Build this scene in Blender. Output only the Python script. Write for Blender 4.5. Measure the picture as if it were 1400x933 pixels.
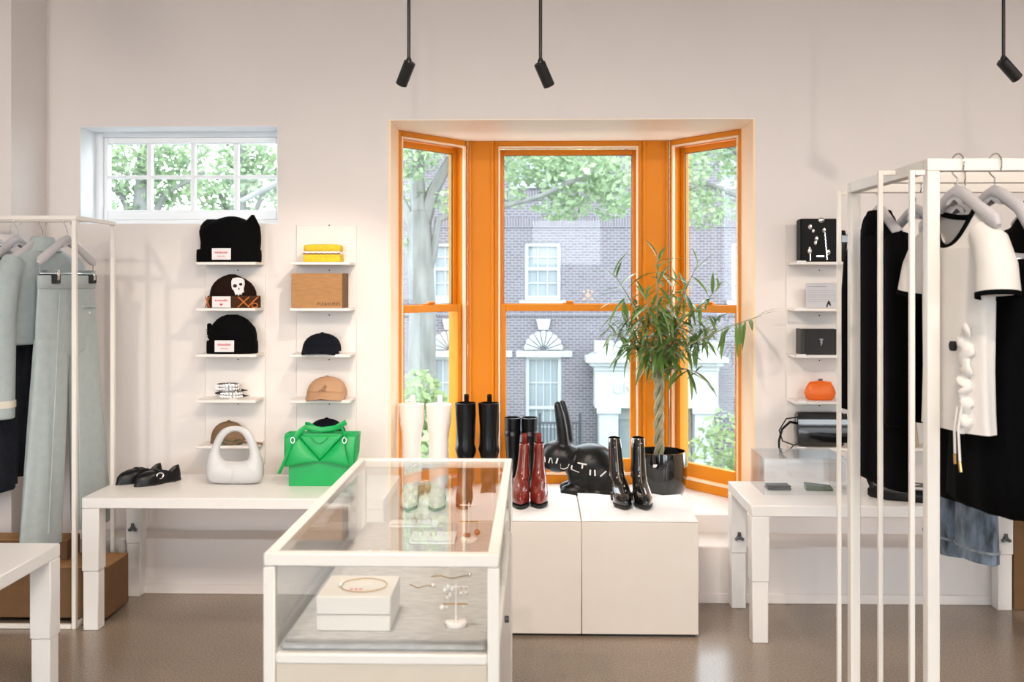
import bpy, bmesh, math, random
from mathutils import Vector, Matrix, noise
R = math.radians
sin, cos, pi = math.sin, math.cos, math.pi
S = bpy.context.scene
for o in list(bpy.data.objects): bpy.data.objects.remove(o)
C = S.collection

# ------------------------------------------------------------------ camera
F = 1400.0; H = 1.5; YAW = math.atan(33 / 1400); HZ = 385.0
cam = bpy.data.objects.new('camera', bpy.data.cameras.new('camera')); C.objects.link(cam)
cam.location = (0, 0, H); cam.rotation_euler = (pi / 2, 0, YAW)
cam.data.sensor_width = 36; cam.data.lens = 36; cam.data.shift_y = (HZ - 466.5) / 1400
cam.data.clip_start = .05; cam.data.clip_end = 200
cam.data.dof.use_dof = True; cam.data.dof.focus_distance = 4.7; cam.data.dof.aperture_fstop = 4.5
S.camera = cam
# ------------------------------------------------------------------ world: an even overcast sky
W = bpy.data.worlds.new('World'); S.world = W; W.use_nodes = True
bg = W.node_tree.nodes['Background']; bg.inputs[0].default_value = (.88, .95, 1, 1); bg.inputs[1].default_value = 7.0
S.view_settings.view_transform = 'Standard'; S.view_settings.look = 'None'
S.view_settings.gamma = 1; S.view_settings.exposure = 0.08
SPOT_W = 36.0                     # power of one pendant spotlight
TRACK_W = 77.0                    # power of one ceiling track light

# ------------------------------------------------------------------ pixel helpers (1400 x 933 frame)
def ray(u, v):
    x = (u - 700) / F
    return Vector((-sin(YAW) + x * cos(YAW), cos(YAW) + x * sin(YAW), (HZ - v) / F))
def PY(u, v, y): d = ray(u, v); return Vector((0, 0, H)) + d * (y / d.y)
def PZ(u, v, z): d = ray(u, v); return Vector((0, 0, H)) + d * ((z - H) / d.z)
def PC(u, v, zc): d = ray(u, v); return Vector((0, 0, H)) + d * zc      # camera depth

# ------------------------------------------------------------------ materials
MATS = {}
def mat(name, col, rough=.5, metal=0, var=.06, scale=12, bump=0, bscale=None, coat=0, sheen=0, trans=0, spec=.5, stretch=None):
    if name in MATS: return MATS[name]
    m = bpy.data.materials.new(name); m.use_nodes = True; nt = m.node_tree; N = nt.nodes; L = nt.links
    b = N['Principled BSDF']
    tc = N.new('ShaderNodeTexCoord'); mp = N.new('ShaderNodeMapping'); L.new(tc.outputs['Object'], mp.inputs[0])
    if stretch: mp.inputs['Scale'].default_value = stretch
    nz = N.new('ShaderNodeTexNoise'); nz.inputs['Scale'].default_value = scale; nz.inputs['Detail'].default_value = 4
    L.new(mp.outputs[0], nz.inputs['Vector'])
    rp = N.new('ShaderNodeValToRGB'); c = col
    rp.color_ramp.elements[0].position = .3; rp.color_ramp.elements[1].position = .7
    rp.color_ramp.elements[0].color = (c[0] * (1 - var), c[1] * (1 - var), c[2] * (1 - var), 1)
    rp.color_ramp.elements[1].color = (min(1, c[0] * (1 + var)), min(1, c[1] * (1 + var)), min(1, c[2] * (1 + var)), 1)
    L.new(nz.outputs['Fac'], rp.inputs[0]); L.new(rp.outputs[0], b.inputs['Base Color'])
    b.inputs['Roughness'].default_value = rough; b.inputs['Metallic'].default_value = metal
    b.inputs['Coat Weight'].default_value = coat; b.inputs['Coat Roughness'].default_value = .05
    b.inputs['Sheen Weight'].default_value = sheen; b.inputs['Specular IOR Level'].default_value = spec
    if bump:
        n2 = N.new('ShaderNodeTexNoise'); n2.inputs['Scale'].default_value = bscale or scale * 8; n2.inputs['Detail'].default_value = 3
        L.new(mp.outputs[0], n2.inputs['Vector'])
        bm_ = N.new('ShaderNodeBump'); bm_.inputs['Strength'].default_value = bump; bm_.inputs['Distance'].default_value = .004
        L.new(n2.outputs['Fac'], bm_.inputs['Height']); L.new(bm_.outputs[0], b.inputs['Normal'])
    MATS[name] = m; return m
def glass_mat(name, tint=(1, 1, 1), f0=.04, k=.9):
    m = bpy.data.materials.new(name); m.use_nodes = True; nt = m.node_tree; N = nt.nodes; L = nt.links
    for n in list(N): N.remove(n)
    out = N.new('ShaderNodeOutputMaterial'); mx = N.new('ShaderNodeMixShader')
    t = N.new('ShaderNodeBsdfTransparent'); t.inputs[0].default_value = (*tint, 1)
    g = N.new('ShaderNodeBsdfGlossy'); g.inputs['Roughness'].default_value = .01
    ge = N.new('ShaderNodeNewGeometry'); d = N.new('ShaderNodeVectorMath'); d.operation = 'DOT_PRODUCT'
    L.new(ge.outputs['Incoming'], d.inputs[0]); L.new(ge.outputs['Normal'], d.inputs[1])
    def mth(op, a, b=None):
        n = N.new('ShaderNodeMath'); n.operation = op
        for i, v in enumerate((a, b)):
            if v is None: continue
            if isinstance(v, (int, float)): n.inputs[i].default_value = v
            else: L.new(v, n.inputs[i])
        return n.outputs[0]
    f = mth('ADD', mth('MULTIPLY', mth('POWER', mth('SUBTRACT', 1.0, mth('ABSOLUTE', d.outputs['Value'])), 5.0), k), f0)
    L.new(f, mx.inputs[0]); L.new(t.outputs[0], mx.inputs[1]); L.new(g.outputs[0], mx.inputs[2]); L.new(mx.outputs[0], out.inputs[0])
    MATS[name] = m; return m
def brick_mat(name, vertical=False):
    m = bpy.data.materials.new(name); m.use_nodes = True; nt = m.node_tree; N = nt.nodes; L = nt.links; b = N['Principled BSDF']
    tc = N.new('ShaderNodeTexCoord'); sp = N.new('ShaderNodeSeparateXYZ'); cb = N.new('ShaderNodeCombineXYZ')
    L.new(tc.outputs['Object'], sp.inputs[0])
    L.new(sp.outputs['Z' if vertical else 'X'], cb.inputs[0]); L.new(sp.outputs['X' if vertical else 'Z'], cb.inputs[1])
    br = N.new('ShaderNodeTexBrick'); L.new(cb.outputs[0], br.inputs['Vector'])
    br.inputs['Color1'].default_value = (.078, .064, .074, 1); br.inputs['Color2'].default_value = (.110, .094, .108, 1)  # brick tones greyed toward purple, outdoor haze mixed into the colour
    br.inputs['Mortar'].default_value = (.19, .20, .225, 1); br.inputs['Scale'].default_value = 1
    br.inputs['Brick Width'].default_value = .30 if vertical else .215; br.inputs['Row Height'].default_value = .085
    br.inputs['Mortar Size'].default_value = .014; br.inputs['Mortar Smooth'].default_value = .2; br.inputs['Bias'].default_value = 0
    if vertical: br.offset = 0
    nz = N.new('ShaderNodeTexNoise'); nz.inputs['Scale'].default_value = .7
    L.new(tc.outputs['Object'], nz.inputs['Vector'])
    mx = N.new('ShaderNodeMix'); mx.data_type = 'RGBA'; mx.blend_type = 'MIX'
    mx.inputs[7].default_value = (.14, .122, .138, 1); ml = N.new('ShaderNodeMath'); ml.operation = 'MULTIPLY'; ml.inputs[1].default_value = .35
    L.new(nz.outputs['Fac'], ml.inputs[0]); L.new(ml.outputs[0], mx.inputs[0]); L.new(br.outputs['Color'], mx.inputs[6])
    L.new(mx.outputs[2], b.inputs['Base Color']); b.inputs['Roughness'].default_value = .9
    MATS[name] = m; return m
def leaf_mat(name, col, tr=.45, rough=.45):
    m = bpy.data.materials.new(name); m.use_nodes = True; nt = m.node_tree; N = nt.nodes; L = nt.links
    b = N['Principled BSDF']; out = N['Material Output']
    oi = N.new('ShaderNodeNewGeometry'); rp = N.new('ShaderNodeValToRGB'); L.new(oi.outputs['Random Per Island'], rp.inputs[0])
    o2 = N.new('ShaderNodeObjectInfo'); ad = N.new('ShaderNodeMath'); ad.operation = 'ADD'
    L.new(oi.outputs['Random Per Island'], ad.inputs[0]); L.new(o2.outputs['Random'], ad.inputs[1])
    fr = N.new('ShaderNodeMath'); fr.operation = 'FRACT'; L.new(ad.outputs[0], fr.inputs[0]); L.new(fr.outputs[0], rp.inputs[0])
    rp.color_ramp.elements[0].color = (col[0] * .6, col[1] * .65, col[2] * .6, 1)
    rp.color_ramp.elements[1].color = (col[0] * 1.35, col[1] * 1.25, col[2] * 1.2, 1)
    L.new(rp.outputs[0], b.inputs['Base Color']); b.inputs['Roughness'].default_value = rough
    t = N.new('ShaderNodeBsdfTranslucent'); L.new(rp.outputs[0], t.inputs[0])
    mx = N.new('ShaderNodeMixShader'); mx.inputs[0].default_value = tr
    L.new(b.outputs[0], mx.inputs[1]); L.new(t.outputs[0], mx.inputs[2]); L.new(mx.outputs[0], out.inputs[0])
    MATS[name] = m; return m
def emit_mat(name, col, s):
    m = bpy.data.materials.new(name); m.use_nodes = True; b = m.node_tree.nodes['Principled BSDF']
    b.inputs['Emission Color'].default_value = (*col, 1); b.inputs['Emission Strength'].default_value = s
    MATS[name] = m; return m
wallpaint = mat('wall paint', (.82, .755, .72), .7, var=.012, scale=3, bump=.05, bscale=160)
ceilpaint = mat('ceiling paint', (.82, .79, .76), .8, var=.01, scale=3)
white = mat('white lacquer', (.84, .81, .78), .32, var=.01, scale=5)
plinthw = mat('warm white laminate', (.77, .70, .63), .45, var=.01)
whitemetal = mat('white powder coated metal', (.83, .775, .705), .38, var=.01)
winwhite = mat('white window paint', (.86, .88, .90), .4, var=.01)
orange = mat('orange gloss paint', (.72, .235, .008), .45, spec=.2, var=.03, scale=4)
soffitp = mat('daylit soffit paint', (.97, .86, .73), .4, var=.01)  # orange paint paled: bright daylight on the soffit is put into the colour
peach = mat('daylit orange paint', (.95, .72, .50), .38, var=.02, scale=3)  # same orange lightened, the daylight falling on it carried in the colour
glass = glass_mat('window glass', (.97, .985, .99), .018)
cglass = glass_mat('display glass', (.975, .985, .98), .04, .75)
acryl = glass_mat('clear acrylic', (.97, .98, .985), .04)
blackmetal = mat('black metal', (.012, .012, .012), .4)
darkmetal = mat('dark grey metal', (.13, .13, .14), .35, metal=.8)
chrome = mat('chrome', (.75, .74, .73), .12, metal=1, var=.02)
silver = mat('polished silver', (.82, .80, .78), .14, metal=1, var=.03)
gold = mat('gold', (.82, .52, .20), .22, metal=1, var=.03)
blackknit = mat('black knit', (.0022, .0022, .0025), .95, spec=.1, bump=.6, bscale=220, stretch=(1, 1, .12))
brownknit = mat('dark brown knit', (.016, .007, .005), .95, spec=.1, bump=.6, bscale=220, stretch=(1, 1, .12))
brownknit2 = mat('brown cuff knit', (.055, .024, .011), .95, spec=.2, bump=.4, bscale=200)
orangeyarn = mat('orange yarn', (.58, .16, .03), .9, bump=.3)
labelw = mat('white woven label', (.82, .76, .76), .8, var=.02, bump=.1, bscale=300)
redink = mat('red thread', (.62, .06, .08), .8)
inkblack = mat('black ink', (.01, .01, .01), .7)
inkgrey = mat('grey ink', (.35, .34, .36), .7)
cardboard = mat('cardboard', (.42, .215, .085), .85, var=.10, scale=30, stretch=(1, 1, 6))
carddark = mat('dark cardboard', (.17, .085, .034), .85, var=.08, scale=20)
yellow = mat('yellow foam', (.80, .52, .03), .85, var=.12, scale=60, bump=.5, bscale=160)
cream = mat('cream filling', (.88, .82, .75), .8)
brownfill = mat('brown crust', (.22, .08, .03), .8)
navy = mat('navy cotton', (.0045, .006, .011), .9, spec=.15, bump=.2)
tan = mat('tan cotton', (.50, .285, .16), .85, var=.05, bump=.2, bscale=250)
tandark = mat('brown thread', (.22, .11, .06), .8)
brownleather = mat('brown suede', (.20, .115, .06), .7, var=.2, bump=.2)
whiteleather = mat('white leather', (.60, .595, .60), .42, var=.01, bump=.03)
green = mat('green leather', (.003, .37, .085), .42, var=.04, scale=20, bump=.05, bscale=300)
greendk = mat('green leather edge', (.008, .25, .06), .45)
blackleather = mat('black leather', (.004, .004, .005), .32, spec=.3, bump=.1, bscale=120)
patent = mat('black patent leather', (.006, .006, .006), .10, coat=1, bump=.06, bscale=25)
redleather = mat('oxblood leather', (.19, .018, .012), .20, coat=.7, var=.12, bump=.05, bscale=25)
creamleather = mat('cream leather', (.92, .84, .80), .45, var=.03, bump=.06, bscale=60)
zipm = mat('metal zip', (.72, .55, .42), .3, metal=.8)
rubber = mat('black rubber', (.01, .01, .01), .6)
blackgloss = mat('glossy black glaze', (.004, .004, .005), .08, coat=1, var=.02)
rabbitblack = mat('satin black resin', (.005, .0055, .006), .34, var=.03, spec=.4)
soil = mat('soil', (.05, .035, .025), .95, var=.4, scale=60, bump=.8)
bark = mat('green grey bark', (.30, .29, .19), .8, var=.25, scale=40, bump=.4)
leafg = leaf_mat('plant leaf', (.13, .24, .065), .22, .3)
sage = mat('sage wool', (.42, .475, .47), .9, sheen=.1, var=.05, scale=30, bump=.15, bscale=300)
sageband = mat('cream cuff band', (.72, .66, .56), .8)
denim = mat('indigo denim', (.022, .034, .062), .85, var=.35, scale=40, bump=.3, bscale=300)
denimdk = mat('ink navy denim', (.010, .013, .022), .85, var=.3, scale=40, bump=.3, bscale=300)
denimlt = mat('washed blue denim', (.15, .185, .235), .85, var=.75, scale=30, bump=.3, bscale=300, stretch=(1, 1, .35))
denimhem = mat('faded denim seam', (.28, .30, .33), .85, var=.3, scale=60)
blackcloth = mat('black wool', (.0022, .0022, .0025), .95, bump=.2, bscale=250, spec=.08)
whitecloth = mat('white jersey', (.80, .75, .70), .9, sheen=.1, var=.02, bump=.08, bscale=300)
hangergrey = mat('pale grey hanger plastic', (.56, .53, .54), .45, var=.03)
clipblack = mat('black clip plastic', (.012, .012, .012), .5)
linen = mat('grey linen', (.56, .53, .51), .9, var=.14, scale=30, bump=.25, bscale=250, stretch=(1, 4, 1))
shelfpaint = mat('cream shelf lacquer', (.83, .775, .73), .45, var=.01)
cardink = mat('dark brown ink', (.07, .032, .014), .8)
paper = mat('white paper', (.86, .85, .85), .7, var=.01)
orangepurse = mat('orange leather', (.80, .15, .012), .45, var=.05, bump=.08)
olive = mat('olive leather', (.055, .075, .030), .5, var=.1)
charcoal = mat('charcoal leather', (.045, .042, .042), .5, var=.1)
khaki = mat('khaki canvas', (.47, .38, .26), .85, var=.06, bump=.2)
pearl = mat('pearl', (.85, .80, .74), .2, coat=.5)
amber = mat('amber resin', (.30, .07, .015), .12, coat=1)
pink = mat('pink print', (.85, .30, .28), .8)
brick = brick_mat('red brick'); brickv = brick_mat('soldier course brick', True)
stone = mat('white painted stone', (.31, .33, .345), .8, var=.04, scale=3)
farglass = mat('far window glass', (.17, .205, .22), .25, var=.12, scale=1.2, spec=.6)
iron = mat('wrought iron', (.025, .03, .04), .5)
asphalt = mat('asphalt', (.15, .15, .16), .9, var=.1)
grass = mat('lawn', (.09, .15, .045), .95, var=.35, scale=6)
trunkm = mat('grey tree bark', (.125, .13, .12), .9, var=.25, scale=7, bump=.5, stretch=(1, 1, .3))
leaft = leaf_mat('street tree leaf', (.25, .345, .215), .5, .6)  # green paled so the colour itself carries the bright haze outside
leafb = leaf_mat('bush leaf', (.24, .33, .17), .5, .6)
def concrete():
    m = bpy.data.materials.new('polished concrete'); m.use_nodes = True; nt = m.node_tree; N = nt.nodes; L = nt.links; b = N['Principled BSDF']
    tc = N.new('ShaderNodeTexCoord')
    n1 = N.new('ShaderNodeTexNoise'); n1.inputs['Scale'].default_value = 1.3; n1.inputs['Detail'].default_value = 5
    n2 = N.new('ShaderNodeTexNoise'); n2.inputs['Scale'].default_value = 130; n2.inputs['Detail'].default_value = 2
    for n in (n1, n2): L.new(tc.outputs['Object'], n.inputs['Vector'])
    r1 = N.new('ShaderNodeValToRGB'); e = r1.color_ramp.elements
    e[0].position = .3; e[0].color = (.245, .190, .143, 1); e[1].position = .72; e[1].color = (.330, .258, .196, 1)
    r2 = N.new('ShaderNodeValToRGB'); e = r2.color_ramp.elements
    e[0].position = .34; e[0].color = (.72, .72, .72, 1); e[1].position = .66; e[1].color = (1.15, 1.15, 1.15, 1)
    L.new(n1.outputs['Fac'], r1.inputs[0]); L.new(n2.outputs['Fac'], r2.inputs[0])
    mx = N.new('ShaderNodeMix'); mx.data_type = 'RGBA'; mx.blend_type = 'MULTIPLY'; mx.inputs[0].default_value = 1
    L.new(r1.outputs[0], mx.inputs[6]); L.new(r2.outputs[0], mx.inputs[7]); L.new(mx.outputs[2], b.inputs['Base Color'])
    b.inputs['Roughness'].default_value = .24; MATS['concrete'] = m; return m
concrete_m = concrete()

# ------------------------------------------------------------------ mesh builder
class MB:
    def __init__(s): s.v = []; s.f = []
    def add(s, vs, fs):
        k = len(s.v); s.v += [tuple(v) for v in vs]; s.f += [tuple(i + k for i in f) for f in fs]; return s
    def box(s, x0, x1, y0, y1, z0, z1):
        return s.add([(x0, y0, z0), (x1, y0, z0), (x1, y1, z0), (x0, y1, z0), (x0, y0, z1), (x1, y0, z1), (x1, y1, z1), (x0, y1, z1)],
                     [(0, 3, 2, 1), (4, 5, 6, 7), (0, 1, 5, 4), (1, 2, 6, 5), (2, 3, 7, 6), (3, 0, 4, 7)])
    def bbox(s, x0, x1, y0, y1, z0, z1, b=.004, seg=1):
        bm = bmesh.new(); bmesh.ops.create_cube(bm, size=1)
        for v in bm.verts: v.co = ((x0 + x1) / 2 + v.co.x * (x1 - x0), (y0 + y1) / 2 + v.co.y * (y1 - y0), (z0 + z1) / 2 + v.co.z * (z1 - z0))
        bmesh.ops.bevel(bm, geom=bm.edges[:], offset=b, segments=seg, affect='EDGES', profile=.5)
        bm.verts.index_update(); s.add([v.co[:] for v in bm.verts], [[v.index for v in f.verts] for f in bm.faces]); bm.free(); return s
    def loft(s, rings, cap0=True, cap1=True, closed=True):
        n = len(rings[0]); vs = [p for r in rings for p in r]; fs = []
        for i in range(len(rings) - 1):
            for j in range(n if closed else n - 1):
                a, b = i * n + j, i * n + (j + 1) % n
                fs.append((a, b, b + n, a + n))
        if cap0: fs.append(tuple(reversed(range(n))))
        if cap1: fs.append(tuple(range((len(rings) - 1) * n, len(rings) * n)))
        return s.add(vs, fs)
    def tube(s, pts, r, n=8, flat=None, cap=True, up=(0, 0, 1)):
        pts = [Vector(p) for p in pts]; rings = []; prev = None
        for i, p in enumerate(pts):
            t = (pts[min(i + 1, len(pts) - 1)] - pts[max(i - 1, 0)]).normalized()
            if prev is None:
                u = Vector(up) if abs(t.dot(Vector(up))) < .95 else Vector((1, 0, 0))
                a = (u - t * u.dot(t)).normalized()
            else: a = (prev - t * prev.dot(t)).normalized()
            prev = a; b = t.cross(a)
            ra = r[i] if isinstance(r, (list, tuple)) else r; rb = ra * (flat if flat else 1)
            rings.append([p + a * (ra * cos(2 * pi * k / n)) + b * (rb * sin(2 * pi * k / n)) for k in range(n)])
        return s.loft(rings, cap, cap)
    def cyl(s, p0, p1, r, n=16): return s.tube([p0, p1], r, n)
    def lathe(s, prof, c=(0, 0, 0), n=32, cap0=True, cap1=True):
        return s.loft([[(c[0] + r * cos(2 * pi * k / n), c[1] + r * sin(2 * pi * k / n), c[2] + z) for k in range(n)] for r, z in prof], cap0, cap1)
    def prism(s, poly, z0, z1):
        return s.loft([[(x, y, z0) for x, y in poly], [(x, y, z1) for x, y in poly]])
    def prism_y(s, poly, y0, y1):           # outline in x, z
        return s.loft([[(x, y0, z) for x, z in poly], [(x, y1, z) for x, z in poly]])
    def sphere(s, c, r, n=16, m=10):
        rr = r if isinstance(r, (tuple, list)) else (r, r, r)
        return s.loft([[(c[0] + rr[0] * sin(pi * i / m) * cos(2 * pi * k / n), c[1] + rr[1] * sin(pi * i / m) * sin(2 * pi * k / n), c[2] - rr[2] * cos(pi * i / m))
                        for k in range(n)] for i in [.02] + list(range(1, m)) + [m - .02]])
    def grid(s, fn, nu, nv):
        return s.add([fn(i / nu, j / nv) for j in range(nv + 1) for i in range(nu + 1)],
                     [(j * (nu + 1) + i, j * (nu + 1) + i + 1, (j + 1) * (nu + 1) + i + 1, (j + 1) * (nu + 1) + i) for j in range(nv) for i in range(nu)])
    def xf(s, M): s.v = [tuple(M @ Vector(v)) for v in s.v]; return s
def ring(cx, cy, z, rx, ry, n=28, p=1.0, fold=0, k=7, ph=0):
    out = []
    for i in range(n):
        t = 2 * pi * i / n; c_, s_ = cos(t), sin(t); w = 1 + fold * sin(k * t + ph)
        out.append((cx + rx * math.copysign(abs(c_) ** p, c_) * w, cy + ry * math.copysign(abs(s_) ** p, s_) * w, z))
    return out
def mesh_of(name, mb, m, smooth=None):
    me = bpy.data.meshes.new(name); me.from_pydata(mb.v, [], mb.f); me.update()
    bm = bmesh.new(); bm.from_mesh(me); bmesh.ops.recalc_face_normals(bm, faces=bm.faces[:]); bm.to_mesh(me); bm.free()
    if m: me.materials.append(m)
    if smooth is not None:
        me.shade_smooth() if hasattr(me, 'shade_smooth') else None
        try: me.set_sharp_from_angle(angle=R(smooth))
        except Exception: pass
    return me
def obj(name, mb, m, parent=None, smooth=40, loc=None, rot=None):
    me = mb if isinstance(mb, bpy.types.Mesh) else mesh_of(name, mb, m, smooth)
    o = bpy.data.objects.new(name, me); C.objects.link(o); o.parent = parent
    if loc: o.location = loc
    if rot: o.rotation_euler = rot
    return o
def tag(o, label, cat, group=None, kind=None):
    o['label'] = label; o['category'] = cat
    if group: o['group'] = group
    if kind: o['kind'] = kind
    return o
def thing(name, label, cat, loc=(0, 0, 0), rz=0, group=None, kind=None):
    o = bpy.data.objects.new(name, None); C.objects.link(o); o.empty_display_size = .05
    o.location = loc; o.rotation_euler = (0, 0, rz); return tag(o, label, cat, group, kind)
def struct(name, mb, m, label, cat, smooth=30, loc=None, rot=None):
    return tag(obj(name, mb, m, None, smooth, loc, rot), label, cat, kind='structure')
def dup(root, loc=None, rz=None, label=None, group=None, parent=None):
    c = root.copy(); C.objects.link(c); c.parent = parent
    if loc is not None: c.location = loc
    if rz is not None: c.rotation_euler = (0, 0, rz)
    if label: c['label'] = label
    if group: c['group'] = group
    for ch in list(root.children): dup(ch, parent=c)
    return c
def bake(mb, m, voxel=.008, smooth=4, factor=.5):
    """one continuous surface out of overlapping closed shapes"""
    t = obj('tmp', mb, m, None, 180); r = t.modifiers.new('r', 'REMESH'); r.mode = 'VOXEL'; r.voxel_size = voxel
    if smooth: s = t.modifiers.new('s', 'SMOOTH'); s.iterations = smooth; s.factor = factor
    dg = bpy.context.evaluated_depsgraph_get(); me = bpy.data.meshes.new_from_object(t.evaluated_get(dg))
    bpy.data.objects.remove(t); me.materials.clear(); me.materials.append(m); me.shade_smooth(); return me
def text_mb(s, size, depth=.001, space=1.0):
    cu = bpy.data.curves.new('t', 'FONT'); cu.body = s; cu.size = size; cu.extrude = depth; cu.space_character = space; cu.align_x = 'CENTER'
    t = bpy.data.objects.new('t', cu); C.objects.link(t); dg = bpy.context.evaluated_depsgraph_get()
    me = bpy.data.meshes.new_from_object(t.evaluated_get(dg)); mb = MB().add([v.co[:] for v in me.vertices], [list(p.vertices) for p in me.polygons])
    bpy.data.objects.remove(t); bpy.data.meshes.remove(me); return mb.xf(Matrix.Rotation(pi / 2, 4, 'X'))
def lerp(a, b, t): return a + (b - a) * t
def interp(tab, x):
    for (x0, *a), (x1, *b) in zip(tab, tab[1:]):
        if x <= x1: t = (x - x0) / (x1 - x0) if x1 > x0 else 0; return [lerp(p, q, max(0, min(1, t))) for p, q in zip(a, b)]
    return list(tab[-1][1:])

# ------------------------------------------------------------------ the room
WY = 5.06; WT = .30; CZ = 3.35
XL, XR, YB = -5.0, 5.2, -3.2
struct('floor', MB().box(XL, XR, YB, WY + .3, -.1, 0), concrete_m, 'grey brown polished concrete floor of the shop', 'floor')
struct('ceiling', MB().box(XL, XR, YB, WY + WT, CZ, CZ + .15), ceilpaint, 'white painted ceiling of the shop', 'ceiling')
sw0, sw1 = PY(109, 173, WY), PY(380, 306, WY)          # small window opening
bw0, bw1 = PY(531, 163.6, WY), PY(1033, 703, WY)       # bay opening
sx0, sx1, sz1, sz0 = sw0.x, sw1.x, sw0.z, sw1.z
bx0, bx1, bz1, bz0 = bw0.x, bw1.x, bw0.z, .35
wm = MB()
def wbox(x0, x1, z0, z1): wm.box(x0, x1, WY, WY + WT, z0, z1)
wbox(XL, sx0, 0, CZ); wbox(sx0, sx1, 0, sz0); wbox(sx0, sx1, sz1, CZ); wbox(sx1, bx0, 0, CZ)
wbox(bx0, bx1, 0, bz0 - .001); wbox(bx0, bx1, bz1, CZ); wbox(bx1, XR, 0, CZ)
struct('wall_front', wm, wallpaint, 'cream white wall with the windows cut into it', 'wall')
c63 = PY(63, 300, WY); p20 = c63.x
struct('wall_pier', MB().box(XL, p20, 4.72, WY, 0, CZ), wallpaint, 'cream wall pier standing forward beside the small window', 'wall')
struct('wall_left', MB().box(XL - .15, XL, YB, WY + WT, 0, CZ), wallpaint, 'plain cream side wall of the shop beyond the rack of sage clothes', 'wall')
struct('wall_right', MB().box(XR, XR + .15, YB, WY + WT, 0, CZ), wallpaint, 'plain cream side wall of the shop beyond the rack of black clothes', 'wall')
wb = MB()
for a_, b_ in ((XL, -4.2), (-.8, -.05), (.95, 1.7), (4.4, XR)): wb.box(a_, b_, YB - .2, YB, 0, CZ)
for a_, b_, c_, d_ in ((-4.2, -.8, .25, 2.95), (-.05, .95, 1.75, 2.4), (1.7, 4.4, .25, 2.95)): wb.box(a_, b_, YB - .2, YB, 0, c_).box(a_, b_, YB - .2, YB, d_, CZ)  # unseen openings shaped for light: daylight fill at the sides, small pane reflection between
struct('wall_back', wb, wallpaint, 'unseen cream shop front wall, openings shaped for daylight and window reflections', 'wall')
# low ledge running along the wall, deeper behind the right hand table
LYL, LYR, LZ = 4.885, 4.80, .262
led = MB().bbox(p20, .30, LYL, WY, 0, LZ, .006)
struct('trim_1', led, wallpaint, 'low cream ledge along the wall under the wall shelves', 'ledge')
led = MB().bbox(.30, XR, LYR, WY, 0, LZ, .006)
struct('trim_2', led, wallpaint, 'low cream ledge along the wall beside the white plinths', 'ledge')
def baseboard(name, x0, x1, y, label):
    struct(name, MB().bbox(x0, x1, y - .012, y, 0, .045, .003), wallpaint, label, 'baseboard')
baseboard('baseboard_left', p20 + .01, .30, LYL, 'thin cream baseboard under the wall shelf side')
baseboard('baseboard_right', .302, XR, LYR, 'thin cream baseboard behind the rack of black clothes')

# ------------------------------------------------------------------ small white window
Wn = thing('window_1', 'small white eight pane window high in the wall', 'window', (sx0, WY, sz0), 0, kind='structure')
w_, h_ = sx1 - sx0, sz1 - sz0
fy0, fy1 = .17, .25
lin = MB(); e = .004
lin.box(0, e, .002, fy0, 0, h_).box(w_ - e, w_, .002, fy0, 0, h_).box(e, w_ - e, .002, fy0, 0, e).box(e, w_ - e, .002, fy0, h_ - e, h_)
obj('reveal_lining', lin, winwhite, Wn)
def frame_mb(x0, x1, y0, y1, z0, z1, l, r, b, t, bev=.003):
    return MB().bbox(x0, x0 + l, y0, y1, z0, z1, bev).bbox(x1 - r, x1, y0, y1, z0, z1, bev).bbox(x0 + l, x1 - r, y0, y1, z0, z0 + b, bev).bbox(x0 + l, x1 - r, y0, y1, z1 - t, z1, bev)
obj('frame', frame_mb(0, w_, fy0, fy0 + .09, 0, h_, .04, .04, .03, .03), winwhite, Wn)
gz = [PY(200, y, WY + fy0 + .04).z - sz0 for y in (287.7, 245, 240, 197)]
gxs = [(PY(a, 240, WY + fy0 + .04).x - sx0, PY(b, 240, WY + fy0 + .04).x - sx0) for a, b in ((149.3, 202), (208.4, 261.6), (267.4, 320.4), (326.5, 379.5))]
sash = obj('sash', frame_mb(.04, w_ - .04, fy0 + .02, fy0 + .07, .03, h_ - .03, gxs[0][0] - .04, (w_ - .04) - gxs[3][1], gz[0] - .03, h_ - .03 - gz[3]), winwhite, Wn)
for i in range(3): obj('muntin', MB().bbox(gxs[i][1], gxs[i + 1][0], fy0 + .025, fy0 + .062, gz[0], gz[3], .003), winwhite, sash)
obj('muntin', MB().bbox(gxs[0][0], gxs[3][1], fy0 + .028, fy0 + .06, gz[1], gz[2], .003), winwhite, sash)
for a, b in gxs:
    for z0, z1 in ((gz[0], gz[1]), (gz[2], gz[3])): obj('pane', MB().box(a, b, fy0 + .042, fy0 + .046, z0, z1), glass, sash)

# ------------------------------------------------------------------ bay window
JY = 5.38; CYb = 5.82
j1 = PY(545, 400, JY).x; j2 = PY(1013.5, 400, JY).x
c1 = PY(640, 400, CYb).x; c2 = PY(676, 400, CYb).x; c3 = PY(878, 400, CYb).x; c4 = PY(915, 400, CYb).x
out = [(bx0, WY + .01), (j1, JY), (c1, CYb), (c4, CYb), (j2, JY), (bx1, WY + .01)]
ext = [(bx0 - .001, WY + WT), (j1 - .10, JY - .02), (c1 - .12, CYb + .17), (c4 + .12, CYb + .17), (j2 + .10, JY - .02), (bx1 + .001, WY + WT)]
def slab(z0, z1): return MB().prism([(bx0, WY + .001), ext[1], ext[2], ext[3], ext[4], (bx1, WY + .001)], z0, z1)
struct('trim_3', slab(bz1 - .004, bz1 + .02), soffitp, 'pale orange soffit over the bay window', 'trim')
struct('trim_4', MB().prism([(bx0 - .1, WY + WT + .001)] + ext[1:5] + [(bx1 + .1, WY + WT + .001)], bz1 + .021, bz1 + .25), stone, 'roof slab over the bay window', 'trim')
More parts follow.
